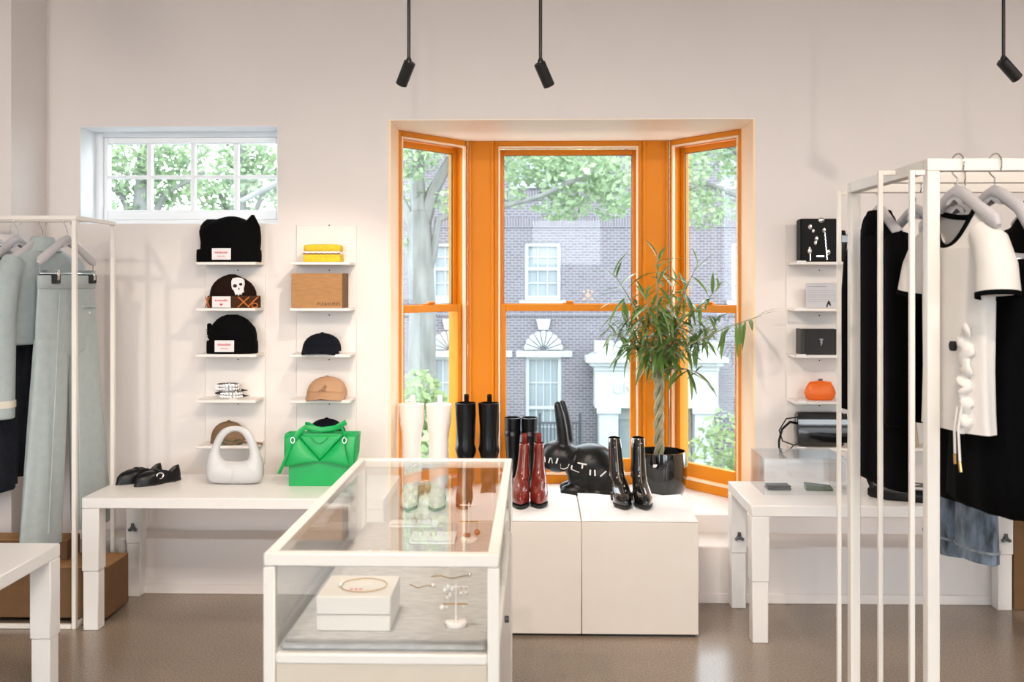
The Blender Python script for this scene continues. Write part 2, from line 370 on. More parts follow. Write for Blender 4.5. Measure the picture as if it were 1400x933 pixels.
struct('trim_5', slab(bz0 - .03, bz0), white, 'white window seat inside the bay', 'window seat')
struct('trim_6', MB().prism([(bx0 - .1, WY + WT + .001)] + ext[1:5] + [(bx1 + .1, WY + WT + .001)], -.3, bz0 - .031), stone, 'base of the bay below the window seat', 'trim')
struct('trim_7', MB().prism([(bx0, WY + .001), (bx0 + .012, WY + .001), (j1, JY), (j1 - .1, JY)], bz0, bz1 - .004), peach, 'orange bay jamb beside the white boots', 'trim')
struct('trim_8', MB().prism([(bx1, WY + .001), (bx1 - .012, WY + .001), (j2, JY), (j2 + .1, JY)], bz0, bz1 - .004), peach, 'orange bay jamb beside the potted plant', 'trim')
def pier(name, xa, xb, inner, label):
    p = MB().prism([(xa, CYb), (xb, CYb), (xb + (.0 if inner > 0 else .0), CYb + .15), (xa - .0, CYb + .15)], bz0, bz1 - .004)
    w = abs(xb - xa)
    o = struct(name, p, orange, label, 'trim')
    for x in (xa + w * .02, xb - w * .14): obj('bead', MB().bbox(x, x + w * .12, CYb - .012, CYb - .0002, bz0, bz1 - .005, .004), orange, o)
pier('trim_9', c1, c2, 1, 'orange corner post of the bay behind the tall black boots')
pier('trim_10', c3, c4, -1, 'orange corner post of the bay behind the potted plant')
def double_hung(name, pa, pb, label, zmid, sticker=False):
    """frame from floor point pa to pb (left to right seen from inside), local y points outward"""
    v = Vector((pb[0] - pa[0], pb[1] - pa[1])); w = v.length; rz = math.atan2(v.y, v.x)
    T = thing(name, label, 'window', (pa[0], pa[1], bz0), rz, kind='structure'); h = bz1 - .004 - bz0; zm = zmid - bz0
    fr = frame_mb(0, w, 0, .13, 0, h, .022, .022, .05, .03)
    obj('frame', fr, orange, T)
    obj('stop_bead', frame_mb(.022, w - .022, -.004, .016, .05, h - .03, .010, .010, .012, .010, .002), peach, T)
    lo = obj('lower_sash', frame_mb(.033, w - .033, .02, .06, .063, zm + .012, .032, .032, .075, .04), orange, T)
    obj('pane', MB().box(.065, w - .065, .038, .042, .138, zm - .028), glass, lo)
    up = obj('upper_sash', frame_mb(.024, w - .024, .065, .105, zm - .02, h - .041, .026, .026, .034, .032), orange, T)
    obj('pane', MB().box(.05, w - .05, .083, .087, zm + .014, h - .073), glass, up)
    obj('glazing_spacer', frame_mb(.05, w - .05, .075, .081, zm + .014, h - .073, .004, .006, .002, .003, .0005), darkmetal, up)
    k = MB().bbox(w / 2 - .03, w / 2 + .03, .03, .058, zm + .0122, zm + .02, .002).bbox(w / 2 - .012, w / 2 + .035, .022, .045, zm + .0205, zm + .03, .003)
    obj('sash_lock', k, orange, T)
    if sticker:
        p = PY(804, 404, CYb + .08); sx = p.x - pa[0]; sz = p.z - bz0; st = MB()
        for (a, b, s_) in ((0, .0, .014), (-.022, .022, .008), (.022, .022, .008), (-.022, -.022, .008), (.022, -.022, .008), (0, .03, .006)):
            st.prism_y([(sx + a - s_ * 1.3, sz + b), (sx + a, sz + b - s_ * 1.3), (sx + a + s_ * 1.3, sz + b), (sx + a, sz + b + s_ * 1.3)], .0815, .0825)
        o = obj('sticker', st, paper, up); o['label'] = 'white diamond pattern sticker on the glass'
    return T
ZM = PY(780, 419, CYb).z
double_hung('window_2', (j1, JY), (c1, CYb), 'narrow orange sash window angled behind the white boots', ZM)
double_hung('window_3', (c2, CYb), (c3, CYb), 'wide orange sash window in the middle of the bay', ZM, True)
double_hung('window_4', (c4, CYb), (j2, JY), 'narrow orange sash window angled behind the potted plant', ZM)

# ------------------------------------------------------------------ lamps
def pendant(p, aim, watt, label, rod_top=CZ, cone=75, blend=.6, group='pendant spotlights'):
    """p: joint at the lamp head top; aim: point the head is turned to"""
    T = thing('pendant_spotlight', label, 'lamp', p, 0, group)
    obj('rod', MB().cyl((0, 0, -.005), (0, 0, rod_top - p[2]), .0065, 10), blackmetal, T)
    obj('joint', MB().lathe([(.006, .03), (.011, .02), (.011, -.005), (.006, -.012)], n=12), blackmetal, T)
    d = (Vector(aim) - Vector(p)).normalized(); q = d.to_track_quat('-Z', 'Y').to_euler()
    h = MB().lathe([(.02, .012), (.0225, .010), (.0225, -.085), (.019, -.085), (.017, -.06), (.002, -.058)], n=24, cap0=True, cap1=True)
    obj('lamp_head', h, blackmetal, T, rot=q)
    obj('lens', MB().lathe([(.0165, -.0645), (.0165, -.0665)], n=20), emit_mat('lamp lens', (1, .82, .62), 12) if 'lamp lens' not in MATS else MATS['lamp lens'], T, rot=q)
    l = bpy.data.lights.new('spot', 'SPOT'); l.energy = watt; l.color = (1, .865, .74); l.spot_size = R(cone); l.spot_blend = blend; l.shadow_soft_size = .03
    lo = bpy.data.objects.new('spot_light', l); C.objects.link(lo); lo.parent = T; lo.rotation_euler = q; lo.location = d * .09
    return T
LY = 3.9
for u, v, aim, lab in ((559, 89, (-1.35, 5.0, .7), 'black pendant spotlight turned toward the wall shelves of hats'),
                       (739, 90, (.9, 4.9, .5), 'black pendant spotlight hanging above the middle of the bay window'),
                       (1372, 86, (3.3, 4.5, 1.0), 'black pendant spotlight hanging above the rack of black clothes')):
    pendant(PC(u, v, LY), aim, SPOT_W, lab)
for i, (x, y, ax, ay) in enumerate(((-2.6, 1.6, -2.7, 4.9), (-.2, 1.3, -1.6, 4.9), (-.9, 2.0, -.25, 4.0), (1.1, 1.5, .4, 4.6), (2.6, 1.7, 2.2, 4.9), (.6, -.3, .3, 3.2), (3.9, 2.4, 2.6, 5.0), (-.5, 1.9, -.35, 2.9))):
    pendant((x, y, 2.85), (ax, ay, .7), TRACK_W, 'black pendant spotlight hanging out of view over the shop floor', cone=98, blend=1.0, group='pendant spotlights over the shop floor')

# ------------------------------------------------------------------ outside: ground, brick building, trees
GZ = -4.6; FY = 32.0
struct('ground_lawn', MB().box(-40, 40, 24, 60, GZ - .2, GZ), grass, 'green lawn in front of the brick building', 'lawn')
struct('ground_street', MB().box(-40, 40, 6.3, 24, GZ - .2, GZ - .02), asphalt, 'grey street below the bay window', 'street')
struct('ground_front', MB().box(-40, 40, -40, YB - .21, -.3, -.12), asphalt, 'grey pavement outside the open shop front', 'pavement')
B = thing('brick_building', 'red brick building with white windows across the street', 'building', (0, FY, GZ))
def fp(u, v): p = PY(u, v, FY); return p.x, p.z - GZ
fx0, fx1 = -7.2, 16.0; ftop = 14.5
wins = []                                            # window openings (x0,x1,z0,z1)
def win_rect(u0, u1, v0, v1): a, b = fp(u0, v1), fp(u1, v0); return a[0], b[0], a[1], b[1]
wr = [win_rect(717, 767, 332, 411), win_rect(718, 768, 487, 640), win_rect(703, 765, 160, 250), win_rect(985, 1035, 160, 252), win_rect(590, 640, 332, 411), win_rect(1000, 1050, 332, 411), win_rect(590, 640, 487, 640)]
bw_ = MB(); xs = sorted({fx0, fx1} | {x for r in wr for x in r[:2]}); zs = sorted({0, ftop} | {z for r in wr for z in r[2:]})
for i in range(len(xs) - 1):
    for j in range(len(zs) - 1):
        mx_, mz_ = (xs[i] + xs[i + 1]) / 2, (zs[j] + zs[j + 1]) / 2
        if not any(r[0] < mx_ < r[1] and r[2] < mz_ < r[3] for r in wr): bw_.box(xs[i], xs[i + 1], 0, .4, zs[j], zs[j + 1])
obj('wall', bw_, brick, B)
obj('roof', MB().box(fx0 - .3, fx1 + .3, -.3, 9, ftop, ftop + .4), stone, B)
for v0, v1 in ((298, 311), (261, 274)):
    z1, z0 = fp(700, v0)[1], fp(700, v1)[1]
    obj('soldier_course', MB().box(fx0, fx1, -.04, -.001, z0, z1), brickv, B)
obj('belt_course', MB().box(fx0, fx1, -.05, -.001, fp(700, 432)[1], fp(700, 428)[1]), brickv, B)
def far_window(r, cols, rows_u, rows_l):
    x0, x1, z0, z1 = r; w, h = x1 - x0, z1 - z0
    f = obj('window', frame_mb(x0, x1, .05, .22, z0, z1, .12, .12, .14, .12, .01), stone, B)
    zm = z0 + h * .52
    for a, b, rows in ((z0 + .14, zm, rows_l), (zm + .10, z1 - .12, rows_u)):
        obj('pane', MB().box(x0 + .12, x1 - .12, .17, .18, a, b), farglass, f)
        mm = MB()
        for k in range(1, cols): x = x0 + .12 + (w - .24) * k / cols; mm.box(x - .018, x + .018, .13, .169, a, b)
        for k in range(1, rows): z = a + (b - a) * k / rows; mm.box(x0 + .12, x1 - .12, .131, .168, z - .018, z + .018)
        obj('muntins', mm, stone, f)
    obj('meeting_rail', MB().box(x0 + .12, x1 - .12, .10, .20, zm, zm + .10), stone, f)
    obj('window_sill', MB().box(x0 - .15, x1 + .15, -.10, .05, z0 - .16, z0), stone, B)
for i, r in enumerate(wr): far_window(r, *((3, 2, 2), (4, 2, 3), (3, 2, 2), (3, 2, 2), (3, 2, 2), (3, 2, 2), (4, 2, 3))[i])
for x0, x1, z0, z1 in (wr[1], wr[6]):                # fan arch over the tall ground floor windows
    cx = (x0 + x1) / 2; a = fp(0, 487)[1]; b = fp(0, 478.5)[1]
    obj('lintel', MB().box(x0 - .02, x1 + .02, -.10, -.002, a, b), stone, B)
    for u0, u1 in ((-33 - 24, -19 - 24), (-37 + 0, -24), (26, 39)):
        obj('stone_block', MB().box(cx + u0 / 43.7, cx + u1 / 43.7, -.06, -.002, a, b), stone, B)
    rad = 25.5 / 43.75; n = 9
    for k in range(n):
        t0, t1 = pi * k / n + .02, pi * (k + 1) / n - .02; tm = (t0 + t1) / 2
        arc = [(cx + .1 * cos(tm), b + .02 + .1 * sin(tm))] + [(cx + rad * (1 + .05 * sin(pi * i / 6)) * cos(lerp(t0, t1, i / 6)), b + .02 + rad * (1 + .05 * sin(pi * i / 6)) * sin(lerp(t0, t1, i / 6))) for i in range(7)]
        obj('shell_flute', MB().prism_y(arc, -.10, -.002), stone, B)
    kz0, kz1 = fp(0, 450)[1], fp(0, 436)[1]
    obj('keystone', MB().prism_y([(cx - .15, kz0), (cx + .15, kz0), (cx + .22, kz1), (cx - .22, kz1)], -.14, -.002), stone, B)
# white portico with its door
def q(u): return fp(u, 400)[0]
def zz(v): return fp(700, v)[1]
pl, pr = q(799), q(987); D0 = -.9
pp = MB().box(pl, pr, D0 - .25, -.055, zz(492), zz(486)).box(pl + .12, pr - .12, D0 - .15, -.055, zz(497), zz(492)).box(pl + .25, pr - .25, D0 - .05, -.055, zz(503), zz(497))
obj('cornice', pp, stone, B)
obj('pediment', MB().prism_y([(pl, zz(486) + .003), (pr, zz(486) + .003), (q(893) + .3, zz(452)), (q(893) - .3, zz(452))], D0 - .2, -.055), stone, B)
for u in (823, 963): obj('pedestal_block', MB().box(q(u) - .28, q(u) + .28, D0 - .15, D0 + .4, zz(479), zz(464)), stone, B)
en = obj('entablature', MB().box(q(811), q(975), D0, -.055, zz(553), zz(503) - .003), stone, B)
t = text_mb('UNIV', .42, .02, 1.15); t.xf(Matrix.Translation((q(859), D0 - .02, zz(533)))); o = obj('lettering', t, inkgrey, B); o['label'] = 'grey capital letters on the entablature'
for u0, u1 in ((817, 842), (944, 969)):
    obj('pilaster', MB().box(q(u0), q(u1), D0, -.055, 0, zz(553) - .003).box(q(u0) - .08, q(u1) + .08, D0 - .06, D0 - .001, zz(560), zz(553) - .004), stone, B)
obj('door', MB().box(q(843), q(943), -.3, -.25, 0, zz(555)), stone, B)
for u0, u1 in ((846, 866), (870, 890), (896, 916), (920, 940)): obj('door_pane', MB().box(q(u0), q(u1), -.34, -.302, zz(650), zz(571)), farglass, B)
# second, darker house beyond the small window
B2 = thing('brick_house', 'dark brick house half hidden behind the trees', 'building', (-21, 40, GZ))
obj('wall', MB().box(-5, 5, 0, 6, 0, 6.4), brick, B2); obj('roof', MB().box(-5.3, 5.3, -.3, 6.3, 6.4, 6.8), asphalt, B2)
for x in (-3, 0, 3):
    f = obj('window', frame_mb(x - .6, x + .6, -.06, -.002, 3.4, 5.4, .1, .1, .1, .1, .01), stone, B2); obj('pane', MB().box(x - .5, x + .5, -.03, -.004, 3.5, 5.3), farglass, f)
# iron railing
fyr = 29.5; a = PY(683, 577, fyr); b = PY(793, 577, fyr)
Rg = thing('iron_railing', 'black iron railing in front of the brick building', 'railing', (a.x, fyr, GZ)); rw = b.x - a.x; rt = a.z - GZ
obj('rail', MB().box(0, rw, -.03, .03, rt - .05, rt), iron, Rg); obj('rail', MB().box(0, rw, -.03, .03, rt - 1.5, rt - 1.45), iron, Rg)
bme = mesh_of('baluster', MB().box(-.018, .018, -.018, .018, 0, rt - .052), iron); n = 22
for k in range(n + 1): obj('baluster', bme, None, Rg, loc=(rw * k / n, 0, 0))
for k in range(0, n + 1, 11): obj('railing_post', MB().box(-.04, .04, -.04, .04, 0, rt + .25), iron, Rg, loc=(rw * k / n, .09, 0))

def leaf_cloud(rng, blobs, size, dens):
    mb = MB()
    for (c, r, cnt) in blobs:
        for _ in range(int(cnt * dens)):
            while True:
                d = Vector((rng.uniform(-1, 1), rng.uniform(-1, 1), rng.uniform(-1, 1)))
                if d.length < 1: break
            p = Vector(c) + Vector((d.x * r[0], d.y * r[1], d.z * r[2])); s_ = size * rng.uniform(.6, 1.3)
            u = Vector((rng.gauss(0, 1), rng.gauss(0, 1), rng.gauss(0, .6))).normalized(); w = u.cross(Vector((rng.gauss(0, 1), rng.gauss(0, 1), rng.gauss(0, 1)))).normalized()
            mb.add([p - u * s_, p - w * s_ * .55 - u * s_ * .1, p + u * s_, p + w * s_ * .55 - u * s_ * .1], [(0, 1, 2, 3)])
    return mb
rng = random.Random(4)
ty = 15.0
tb = PY(577, 760, ty); T1 = thing('street_tree', 'street tree with grey forked trunk seen through the narrow window', 'tree', (tb.x, ty, GZ))
def tp(u, v, dy=0): p = PY(u, v, ty + dy); return (p.x - tb.x, dy, p.z - GZ)
obj('trunk', MB().tube([(0, 0, 0), tp(576, 560), tp(578, 420), tp(574, 340), tp(572, 290)], [.30, .22, .19, .19, .17], 14), trunkm, T1)
for br_, r0 in (([tp(573, 300), tp(570, 240), tp(575, 190), tp(560, 120)], .13), ([tp(576, 320), tp(592, 262), tp(615, 220), tp(660, 180), tp(720, 150)], .11), ([tp(578, 400), tp(592, 350), tp(600, 300), tp(640, 285), tp(690, 282, -.4), tp(740, 268, -.8), tp(800, 240, -1)], .07),
                ([tp(575, 330), tp(540, 260), tp(470, 230), tp(380, 250), tp(330, 275)], .1), ([tp(470, 230), tp(420, 190), tp(330, 170)], .06)):
    obj('branch', MB().tube(br_, [lerp(r0, r0 * .4, i / (len(br_) - 1)) for i in range(len(br_))], 8), trunkm, T1)
def bl(u, v, dy, ru, rv, cnt): p = tp(u, v, dy); k = ty / F; return (p, (ru * k, .8, rv * k), cnt)
cl = leaf_cloud(rng, [bl(600, 170, 0, 90, 50, 700), bl(560, 215, -.5, 45, 30, 260), bl(575, 265, .5, 30, 22, 90), bl(610, 275, .3, 22, 18, 70), bl(560, 330, .5, 20, 20, 40), bl(720, 222, 0, 62, 34, 560), bl(790, 240, -.5, 58, 42, 700), bl(845, 255, -.5, 35, 35, 260), bl(820, 190, 0, 70, 45, 420),
                      bl(705, 270, 0, 25, 15, 60), bl(770, 285, -.4, 40, 18, 160), bl(835, 290, -.3, 22, 14, 80)], .058, 1.35)
o = obj('leaves', cl, leaft, T1, None); o['kind'] = 'stuff'
tr_b = PY(1090, 760, 17); T2 = thing('street_tree', 'street tree with leafy boughs hanging beyond the window behind the potted plant', 'tree', (tr_b.x, 17, GZ))
def tq(u, v, dy=0): p = PY(u, v, 17 + dy); return (p.x - tr_b.x, dy, p.z - GZ)
obj('trunk', MB().tube([(0, 0, 0), tq(1085, 480), tq(1080, 300), tq(1060, 160)], [.3, .24, .2, .12], 12), trunkm, T2)
for br_ in ([tq(1080, 320), tq(1020, 270), tq(960, 250), tq(920, 270)], [tq(1075, 260), tq(1000, 200), tq(930, 180)]): obj('branch', MB().tube(br_, [.1, .07, .04, .02][:len(br_)], 8), trunkm, T2)
def bq(u, v, dy, ru, rv, cnt): p = tq(u, v, dy); k = 17 / F; return (p, (ru * k, .9, rv * k), cnt)
o = obj('leaves', leaf_cloud(rng, [bq(940, 230, 0, 30, 40, 300), bq(965, 285, 0, 32, 32, 300), bq(1005, 225, .4, 30, 30, 200), bq(960, 200, .4, 60, 25, 300), bq(1008, 280, .5, 14, 25, 60), bq(1080, 180, 1, 80, 80, 700)], .060, 1.35), leaft, T2, None); o['kind'] = 'stuff'
def small_tree(u, y, label, blobs, size=.062):
    b0 = PY(u, 700, y); T = thing('street_tree', label, 'tree', (b0.x, y, GZ)); k = y / F
    def t_(u, v, dy=0): p = PY(u, v, y + dy); return (p.x - b0.x, dy, p.z - GZ)
    obj('trunk', MB().tube([(0, 0, 0), t_(u + 4, 450), t_(u - 3, 300), t_(u + 2, 200)], [.24, .2, .15, .07], 10), trunkm, T)
    for s_ in (-1, 1): obj('branch', MB().tube([t_(u, 330), t_(u + 30 * s_, 265), t_(u + 85 * s_, 235)], [.08, .05, .02], 8), trunkm, T)
    o = obj('leaves', leaf_cloud(rng, [(t_(a, b, dy), (ru * k, .9, rv * k), n) for a, b, dy, ru, rv, n in blobs], size, 1), leaft, T, None); o['kind'] = 'stuff'
small_tree(195, 16, 'leafy street tree filling the panes of the small white window near its hinge side', [(175, 225, 0, 42, 42, 800), (235, 240, .4, 42, 45, 760), (190, 280, .5, 55, 25, 460), (245, 195, 0, 50, 30, 420), (90, 220, 0, 70, 60, 500)])
small_tree(330, 20, 'leafy street tree behind a grey bough in the small white window', [(300, 262, 0, 52, 40, 760), (355, 235, .4, 42, 42, 560), (320, 210, .5, 50, 26, 320), (390, 260, 0, 60, 40, 420), (420, 190, 0, 60, 50, 400)], .075)
def bush(u, v, y, ru, h, cnt, label, size=.075):
    p = PY(u, v, y); T = thing('bush', label, 'bush', (p.x, y, GZ)); k = y / F; top = p.z - GZ
    obj('stems', MB().tube([(0, 0, 0), (.05, 0, top * .7)], [.05, .02], 6).tube([(.05, 0, 0), (-.2, .05, top * .6)], [.04, .02], 6), trunkm, T)
    o = obj('leaves', leaf_cloud(rng, [((0, 0, top - h / 2), (ru * k, .6, h / 2), cnt), ((ru * k * .4, .2, top - h * .7), (ru * k * .8, .6, h * .4), cnt // 2)], size, 1), leafb, T, None); o['kind'] = 'stuff'
bush(575, 505, 14, 38, 1.2, 480, 'pale green bush below the narrow window behind the white boots')
bush(600, 590, 13, 60, 1.5, 600, 'low green bush beside the trunk of the forked street tree')
bush(985, 560, 20, 42, 2.6, 900, 'bright green bush outside the window behind the potted plant')
bush(925, 590, 23.5, 24, 2.0, 400, 'smaller green bush beside the white portico')

# ------------------------------------------------------------------ tables
TZ = .571
def table(p, L, Dp, label, legs=((0, 0), (1, 0), (0, 1), (1, 1)), nm='display_table', knobs=True):
    """p = front left corner on the floor"""
    T = thing(nm, label, 'table', p, 0, 'white adjustable display tables'); k = .074
    obj('table_top', MB().bbox(0, L, 0, Dp, TZ - .046, TZ, .003), white, T)
    for a, b in legs:
        x0 = a * (L - k); y0 = b * (Dp - k)
        l = obj('leg', MB().bbox(x0, x0 + k, y0, y0 + k, .255, TZ - .0465, .003), white, T)
        obj('leg_extension', MB().bbox(x0 + .004, x0 + k - .004, y0 + .004, y0 + k - .004, 0, .2545, .003), white, l)
        kn = MB(); c = (x0 + k / 2, y0 - .0005, .33)
        if b and knobs:
            for i in range(3):
                t = 2 * pi * i / 3 + pi / 2; kn.tube([(c[0], c[1] - .008, c[2]), (c[0] + .022 * cos(t), c[1] - .01, c[2] + .022 * sin(t))], [.009, .007], 8)
            kn.cyl((c[0], c[1], c[2]), (c[0], c[1] - .016, c[2]), .010, 12); o = obj('clamp_knob', kn, darkmetal, l)
            o['label'] = 'grey three armed clamp knob'
    return T
fl = PC(111.6, 680, 4.394); TLx = fl.x; TLy = fl.y
table((TLx, TLy, 0), 1.30, .545, 'white table with green bag, white bag and black shoes on it')
fr_ = PC(1027.6, 692, 4.239); TRx = fr_.x; TRy = fr_.y
table((TRx, TRy, 0), 1.28, .525, 'white table with the clear acrylic box on it')
bc = PC(82.5, 743, 3.633)
table((bc.x - 1.3, bc.y - .62, 0), 1.30, .62, 'empty white table in front of the rack of sage clothes', knobs=False)

# ------------------------------------------------------------------ plinths with creased paper tops
pfl = PC(637.5, 870, 4.33); pmid = PC(795, 870, 4.33); pend = PC(954, 870, 4.33); PLZ = .485
for x0, x1, lab, sd in ((pfl.x, pmid.x - .001, 'white plinth under the oxblood boots', 3), (pmid.x + .001, pend.x, 'white plinth under the black patent boots', 8)):
    T = thing('plinth', lab, 'plinth', (x0, pfl.y, 0), 0, 'white cube plinths'); w = x1 - x0; d = .52
    obj('body', MB().bbox(0, w, 0, d, .012, PLZ, .002), plinthw, T); obj('base', MB().box(.015, w - .015, .015, d - .015, 0, .0119), blackmetal, T)
    r2 = random.Random(sd); hs = {}
    def cre(i, j, n=7):
        if (i, j) not in hs: hs[i, j] = (i / n + (r2.uniform(-.05, .05) if 0 < i < n else 0), j / n + (r2.uniform(-.05, .05) if 0 < j < n else 0), (r2.uniform(.002, .020) if j > 6 else r2.uniform(.002, .010)) if 0 < j else .002)
        a_, b_, h = hs[i, j]; return (w * (.005 + .99 * a_), d * (.005 + .99 * b_), PLZ + h)
    mb = MB(); vs = [cre(i, j) for j in range(8) for i in range(8)]; fs = []
    for j in range(7):
        for i in range(7):
            a0 = j * 8 + i; f4 = (a0, a0 + 1, a0 + 9, a0 + 8); fs += [(f4[0], f4[1], f4[2]), (f4[0], f4[2], f4[3])] if r2.random() < .5 else [(f4[0], f4[1], f4[3]), (f4[1], f4[2], f4[3])]
    mb.add(vs, fs); o = obj('paper_cover', mb, paper, T, None); o['label'] = 'creased white paper covering the top'

# ------------------------------------------------------------------ wall shelves
SY = WY - .001; SH = [1.5 - (v - HZ) * 4.9 / F for v in (358.5, 422, 485.5, 548.5, 611.5)]
def shelf_unit(u0, u1, label, tags=False):
    a = PY(u0, 308, SY); b = PY(u1, 634, SY); w = b.x - a.x; T = thing('wall_shelf', label, 'shelf', (a.x, SY, b.z), 0, 'white wall shelf units')
    obj('back_panel', MB().bbox(0, w, -.012, 0, 0, a.z - b.z, .002), shelfpaint, T)
    for z in SH:
        s = obj('shelf', MB().bbox(.004, w - .004, -.165, -.0122, z - b.z - .013, z - b.z + .001, .002), shelfpaint, T)
        obj('peg_hole', MB().lathe([(.0035, 0), (.0035, .001)], n=10).xf(Matrix.Translation((w * .55, -.0121, z - b.z + .185)) @ Matrix.Rotation(pi / 2, 4, 'X')), inkblack, T)
        if tags: obj('price_tag', MB().box(.012, .055, -.167, -.1655, z - b.z - .008, z - b.z + .006), paper, s)
    return a.x, w
ux1, uw1 = shelf_unit(281.6, 363, 'white wall shelf unit holding the black and brown beanies')
ux2, uw2 = shelf_unit(406, 487.6, 'white wall shelf unit holding the caps and cardboard box')
ux3, uw3 = shelf_unit(1074.5, 1156, 'white wall shelf unit holding the orange purse and black handbags', True)
ux4, uw4 = shelf_unit(1201, 1283, 'white wall shelf unit behind the rack of black clothes', True)
IY = SY - .088                                       # items stand in the middle of the shelf depth
def sp(u, k, y=IY): return Vector((PY(u, 400, y).x, y, SH[k] + .0015))

# ------------------------------------------------------------------ hats on the wall shelves
def label_patch(parent, x, y, z, w, h, heart=False):
    o = obj('label', MB().bbox(x - w / 2, x + w / 2, y - .003, y, z, z + h, .0012), labelw, parent); o['label'] = 'white woven label with red stitching'
    st = MB(); n = 10; r3 = random.Random(int(x * 999) + 7)
    for i in range(n):                                # small red script line
        a = x - w * .34 + w * .68 * i / n; st.box(a, a + w * .045, y - .0036, y - .003, z + h * .58, z + h * (.66 + .10 * r3.random()))
    st.box(x - w * .34, x + w * .34, y - .0036, y - .003, z + h * .56, z + h * .58)
    if heart:
        st.prism_y([(x, z + h * .14), (x + w * .08, z + h * .28), (x + w * .07, z + h * .38), (x, z + h * .34), (x - w * .07, z + h * .38), (x - w * .08, z + h * .28)], y - .0037, y - .003)
    else:
        pts = [(x + w * (-.2 + .4 * i / 8), y - .0033, z + h * (.30 + .06 * sin(i * 2.4))) for i in range(9)]; st.tube(pts, .0013, 5)
    obj('lettering', st, redink, o, None)
def knit_ring(cx, z, hw, hd, n=72, rib=.012, k=36): return ring(cx, 0, z, hw, hd, n, .8, rib, k)
def beanie(u, k, tab, cuff, m, mc, label, u0w, cuffh):
    """tab: (z, half width left, half width right) outline rows"""
    p = sp(u, k); T = thing('beanie', label, 'hat', p, 0)
    rows = [(z, (r - l) / 2, (r + l) / 2) for z, l, r in tab]; hd = .072
    rg = []
    for z, hw, cx in rows:
        f = min(1, hw / max(r_[1] for r_ in rows)); rg.append(knit_ring(cx, z, hw, hd * (f ** .7) * .92))
    obj('crown', MB().loft(rg), m, T, 60)
    l, r = cuff; hw, cx = (r - l) / 2, (r + l) / 2
    cu = [knit_ring(cx, 0, hw * .985, hd * .97), knit_ring(cx, .004, hw * 1.0, hd), knit_ring(cx, cuffh * .55, hw * 1.005, hd * 1.01), knit_ring(cx, cuffh - .004, hw * .995, hd), knit_ring(cx, cuffh, hw * .97, hd * .97)]
    obj('cuff', MB().loft(cu), mc, T, 60)
    return T, hd
K = 4.97 / F                                          # metres per pixel at the shelf items
def zrow(base, v): return (base - v) * K
# black cat ear beanie
b0 = 355
T, hd = beanie(313, 0, [(.0, -.155, .148)] + [(zrow(b0, v), (l - 313) * K, (r - 313) * K) for v, l, r in ((338, 274, 356), (328, 274.5, 357), (318, 273, 357), (312, 272.5, 356), (306, 276, 353), (302, 283, 347), (298, 292, 339), (295, 300, 333), (293, 307, 327), (292, 312, 322))], ((269 - 313) * K, (357.5 - 313) * K), blackknit, blackknit, 'black knit beanie with pointed cat ears and a white label', 0, .062)
for l, tipu, r, tv, tr_ in ((272.5, 289, 301, 296, .024), (331, 346, 357, 290, .007)):
    e0, e1, t_ = (l - 313) * K, (r - 313) * K, (tipu - 313) * K
    rg = [ring((e0 + e1) / 2, 0, zrow(b0, 316), (e1 - e0) / 2, .045, 20), ring((e0 + e1) / 2, 0, zrow(b0, 306), (e1 - e0) * .46, .04, 20), ring((e0 + e1) / 2 * .5 + t_ * .5, 0, lerp(zrow(b0, 306), zrow(b0, tv), .6), (e1 - e0) * (.36 if tr_ > .01 else .24), .03, 20), ring(t_, 0, zrow(b0, tv), tr_, .012, 20)]
    obj('ear', MB().loft(rg), blackknit, T, 60)
label_patch(T, (309 - 313) * K, -.0735, .010, .092, .056)
# brown beanie with skull patch
b0 = 418
T, hd = beanie(319.5, 1, [(.03, -.095, .125)] + [(zrow(b0, v), (l - 319.5) * K, (r - 319.5) * K) for v, l, r in ((402, 287, 350.5), (396, 288, 350), (390, 289.5, 347.5), (384, 293, 343), (379, 298, 336), (375, 305, 328), (372, 313, 321))], ((284 - 319.5) * K, (356 - 319.5) * K), brownknit, brownknit2, 'dark brown beanie with a white skull patch and orange crossed yarn', 0, .058)
label_patch(T, (309 - 319.5) * K, -.074, .002, .09, .054, True)
cf = [(-35, -28), (12, 27), (27, 12), (-28, -35), (25, 37)]
for a, b in cf: obj('crossed_yarn', MB().tube([((a + (b - a) * i / 6) * K, -.0735 + max(0, abs(lerp(a, b, i / 6)) - 18) ** 2 * .00010, .004 + .05 * i / 6) for i in range(7)], .0030, 6), orangeyarn, T)
o = MB().tube([((33 + 4 * cos(t)) * K, -.05, .012 + .011 * sin(t)) for t in [2 * pi * i / 12 for i in range(13)]], .0028, 6); obj('yarn_loop', o, orangeyarn, T)
sk = MB(); cx, cz = (331 - 319.5) * K, zrow(b0, 388)
outl = [(-9, 7), (-7, 11), (0, 12), (6, 11), (9, 8), (9.5, 2), (8, -4), (8.5, -9), (6, -10), (5, -13), (3, -11), (1, -14), (-1, -11.5), (-3, -13.5), (-4, -10), (-5, -7), (-8, -4), (-9, 1)]
sk.prism_y([(cx + a * K * .95, cz + b * K * .95) for a, b in outl], -.074, -.062); o = obj('skull_patch', sk, labelw, T); o['label'] = 'white skull patch with black eye holes'
ey = MB()
for a, b, r_ in ((-3.5, 0, 2.9), (4.3, 2.2, 2.4)): ey.prism_y([(cx + (a + r_ * cos(t)) * K, cz + (b + r_ * .85 * sin(t)) * K) for t in [2 * pi * i / 10 for i in range(10)]], -.0748, -.0741)
ey.prism_y([(cx + a * K, cz + b * K) for a, b in ((.6, -5), (3, -5.4), (2, -1.6))], -.0748, -.0741); obj('skull_holes', ey, inkblack, o)
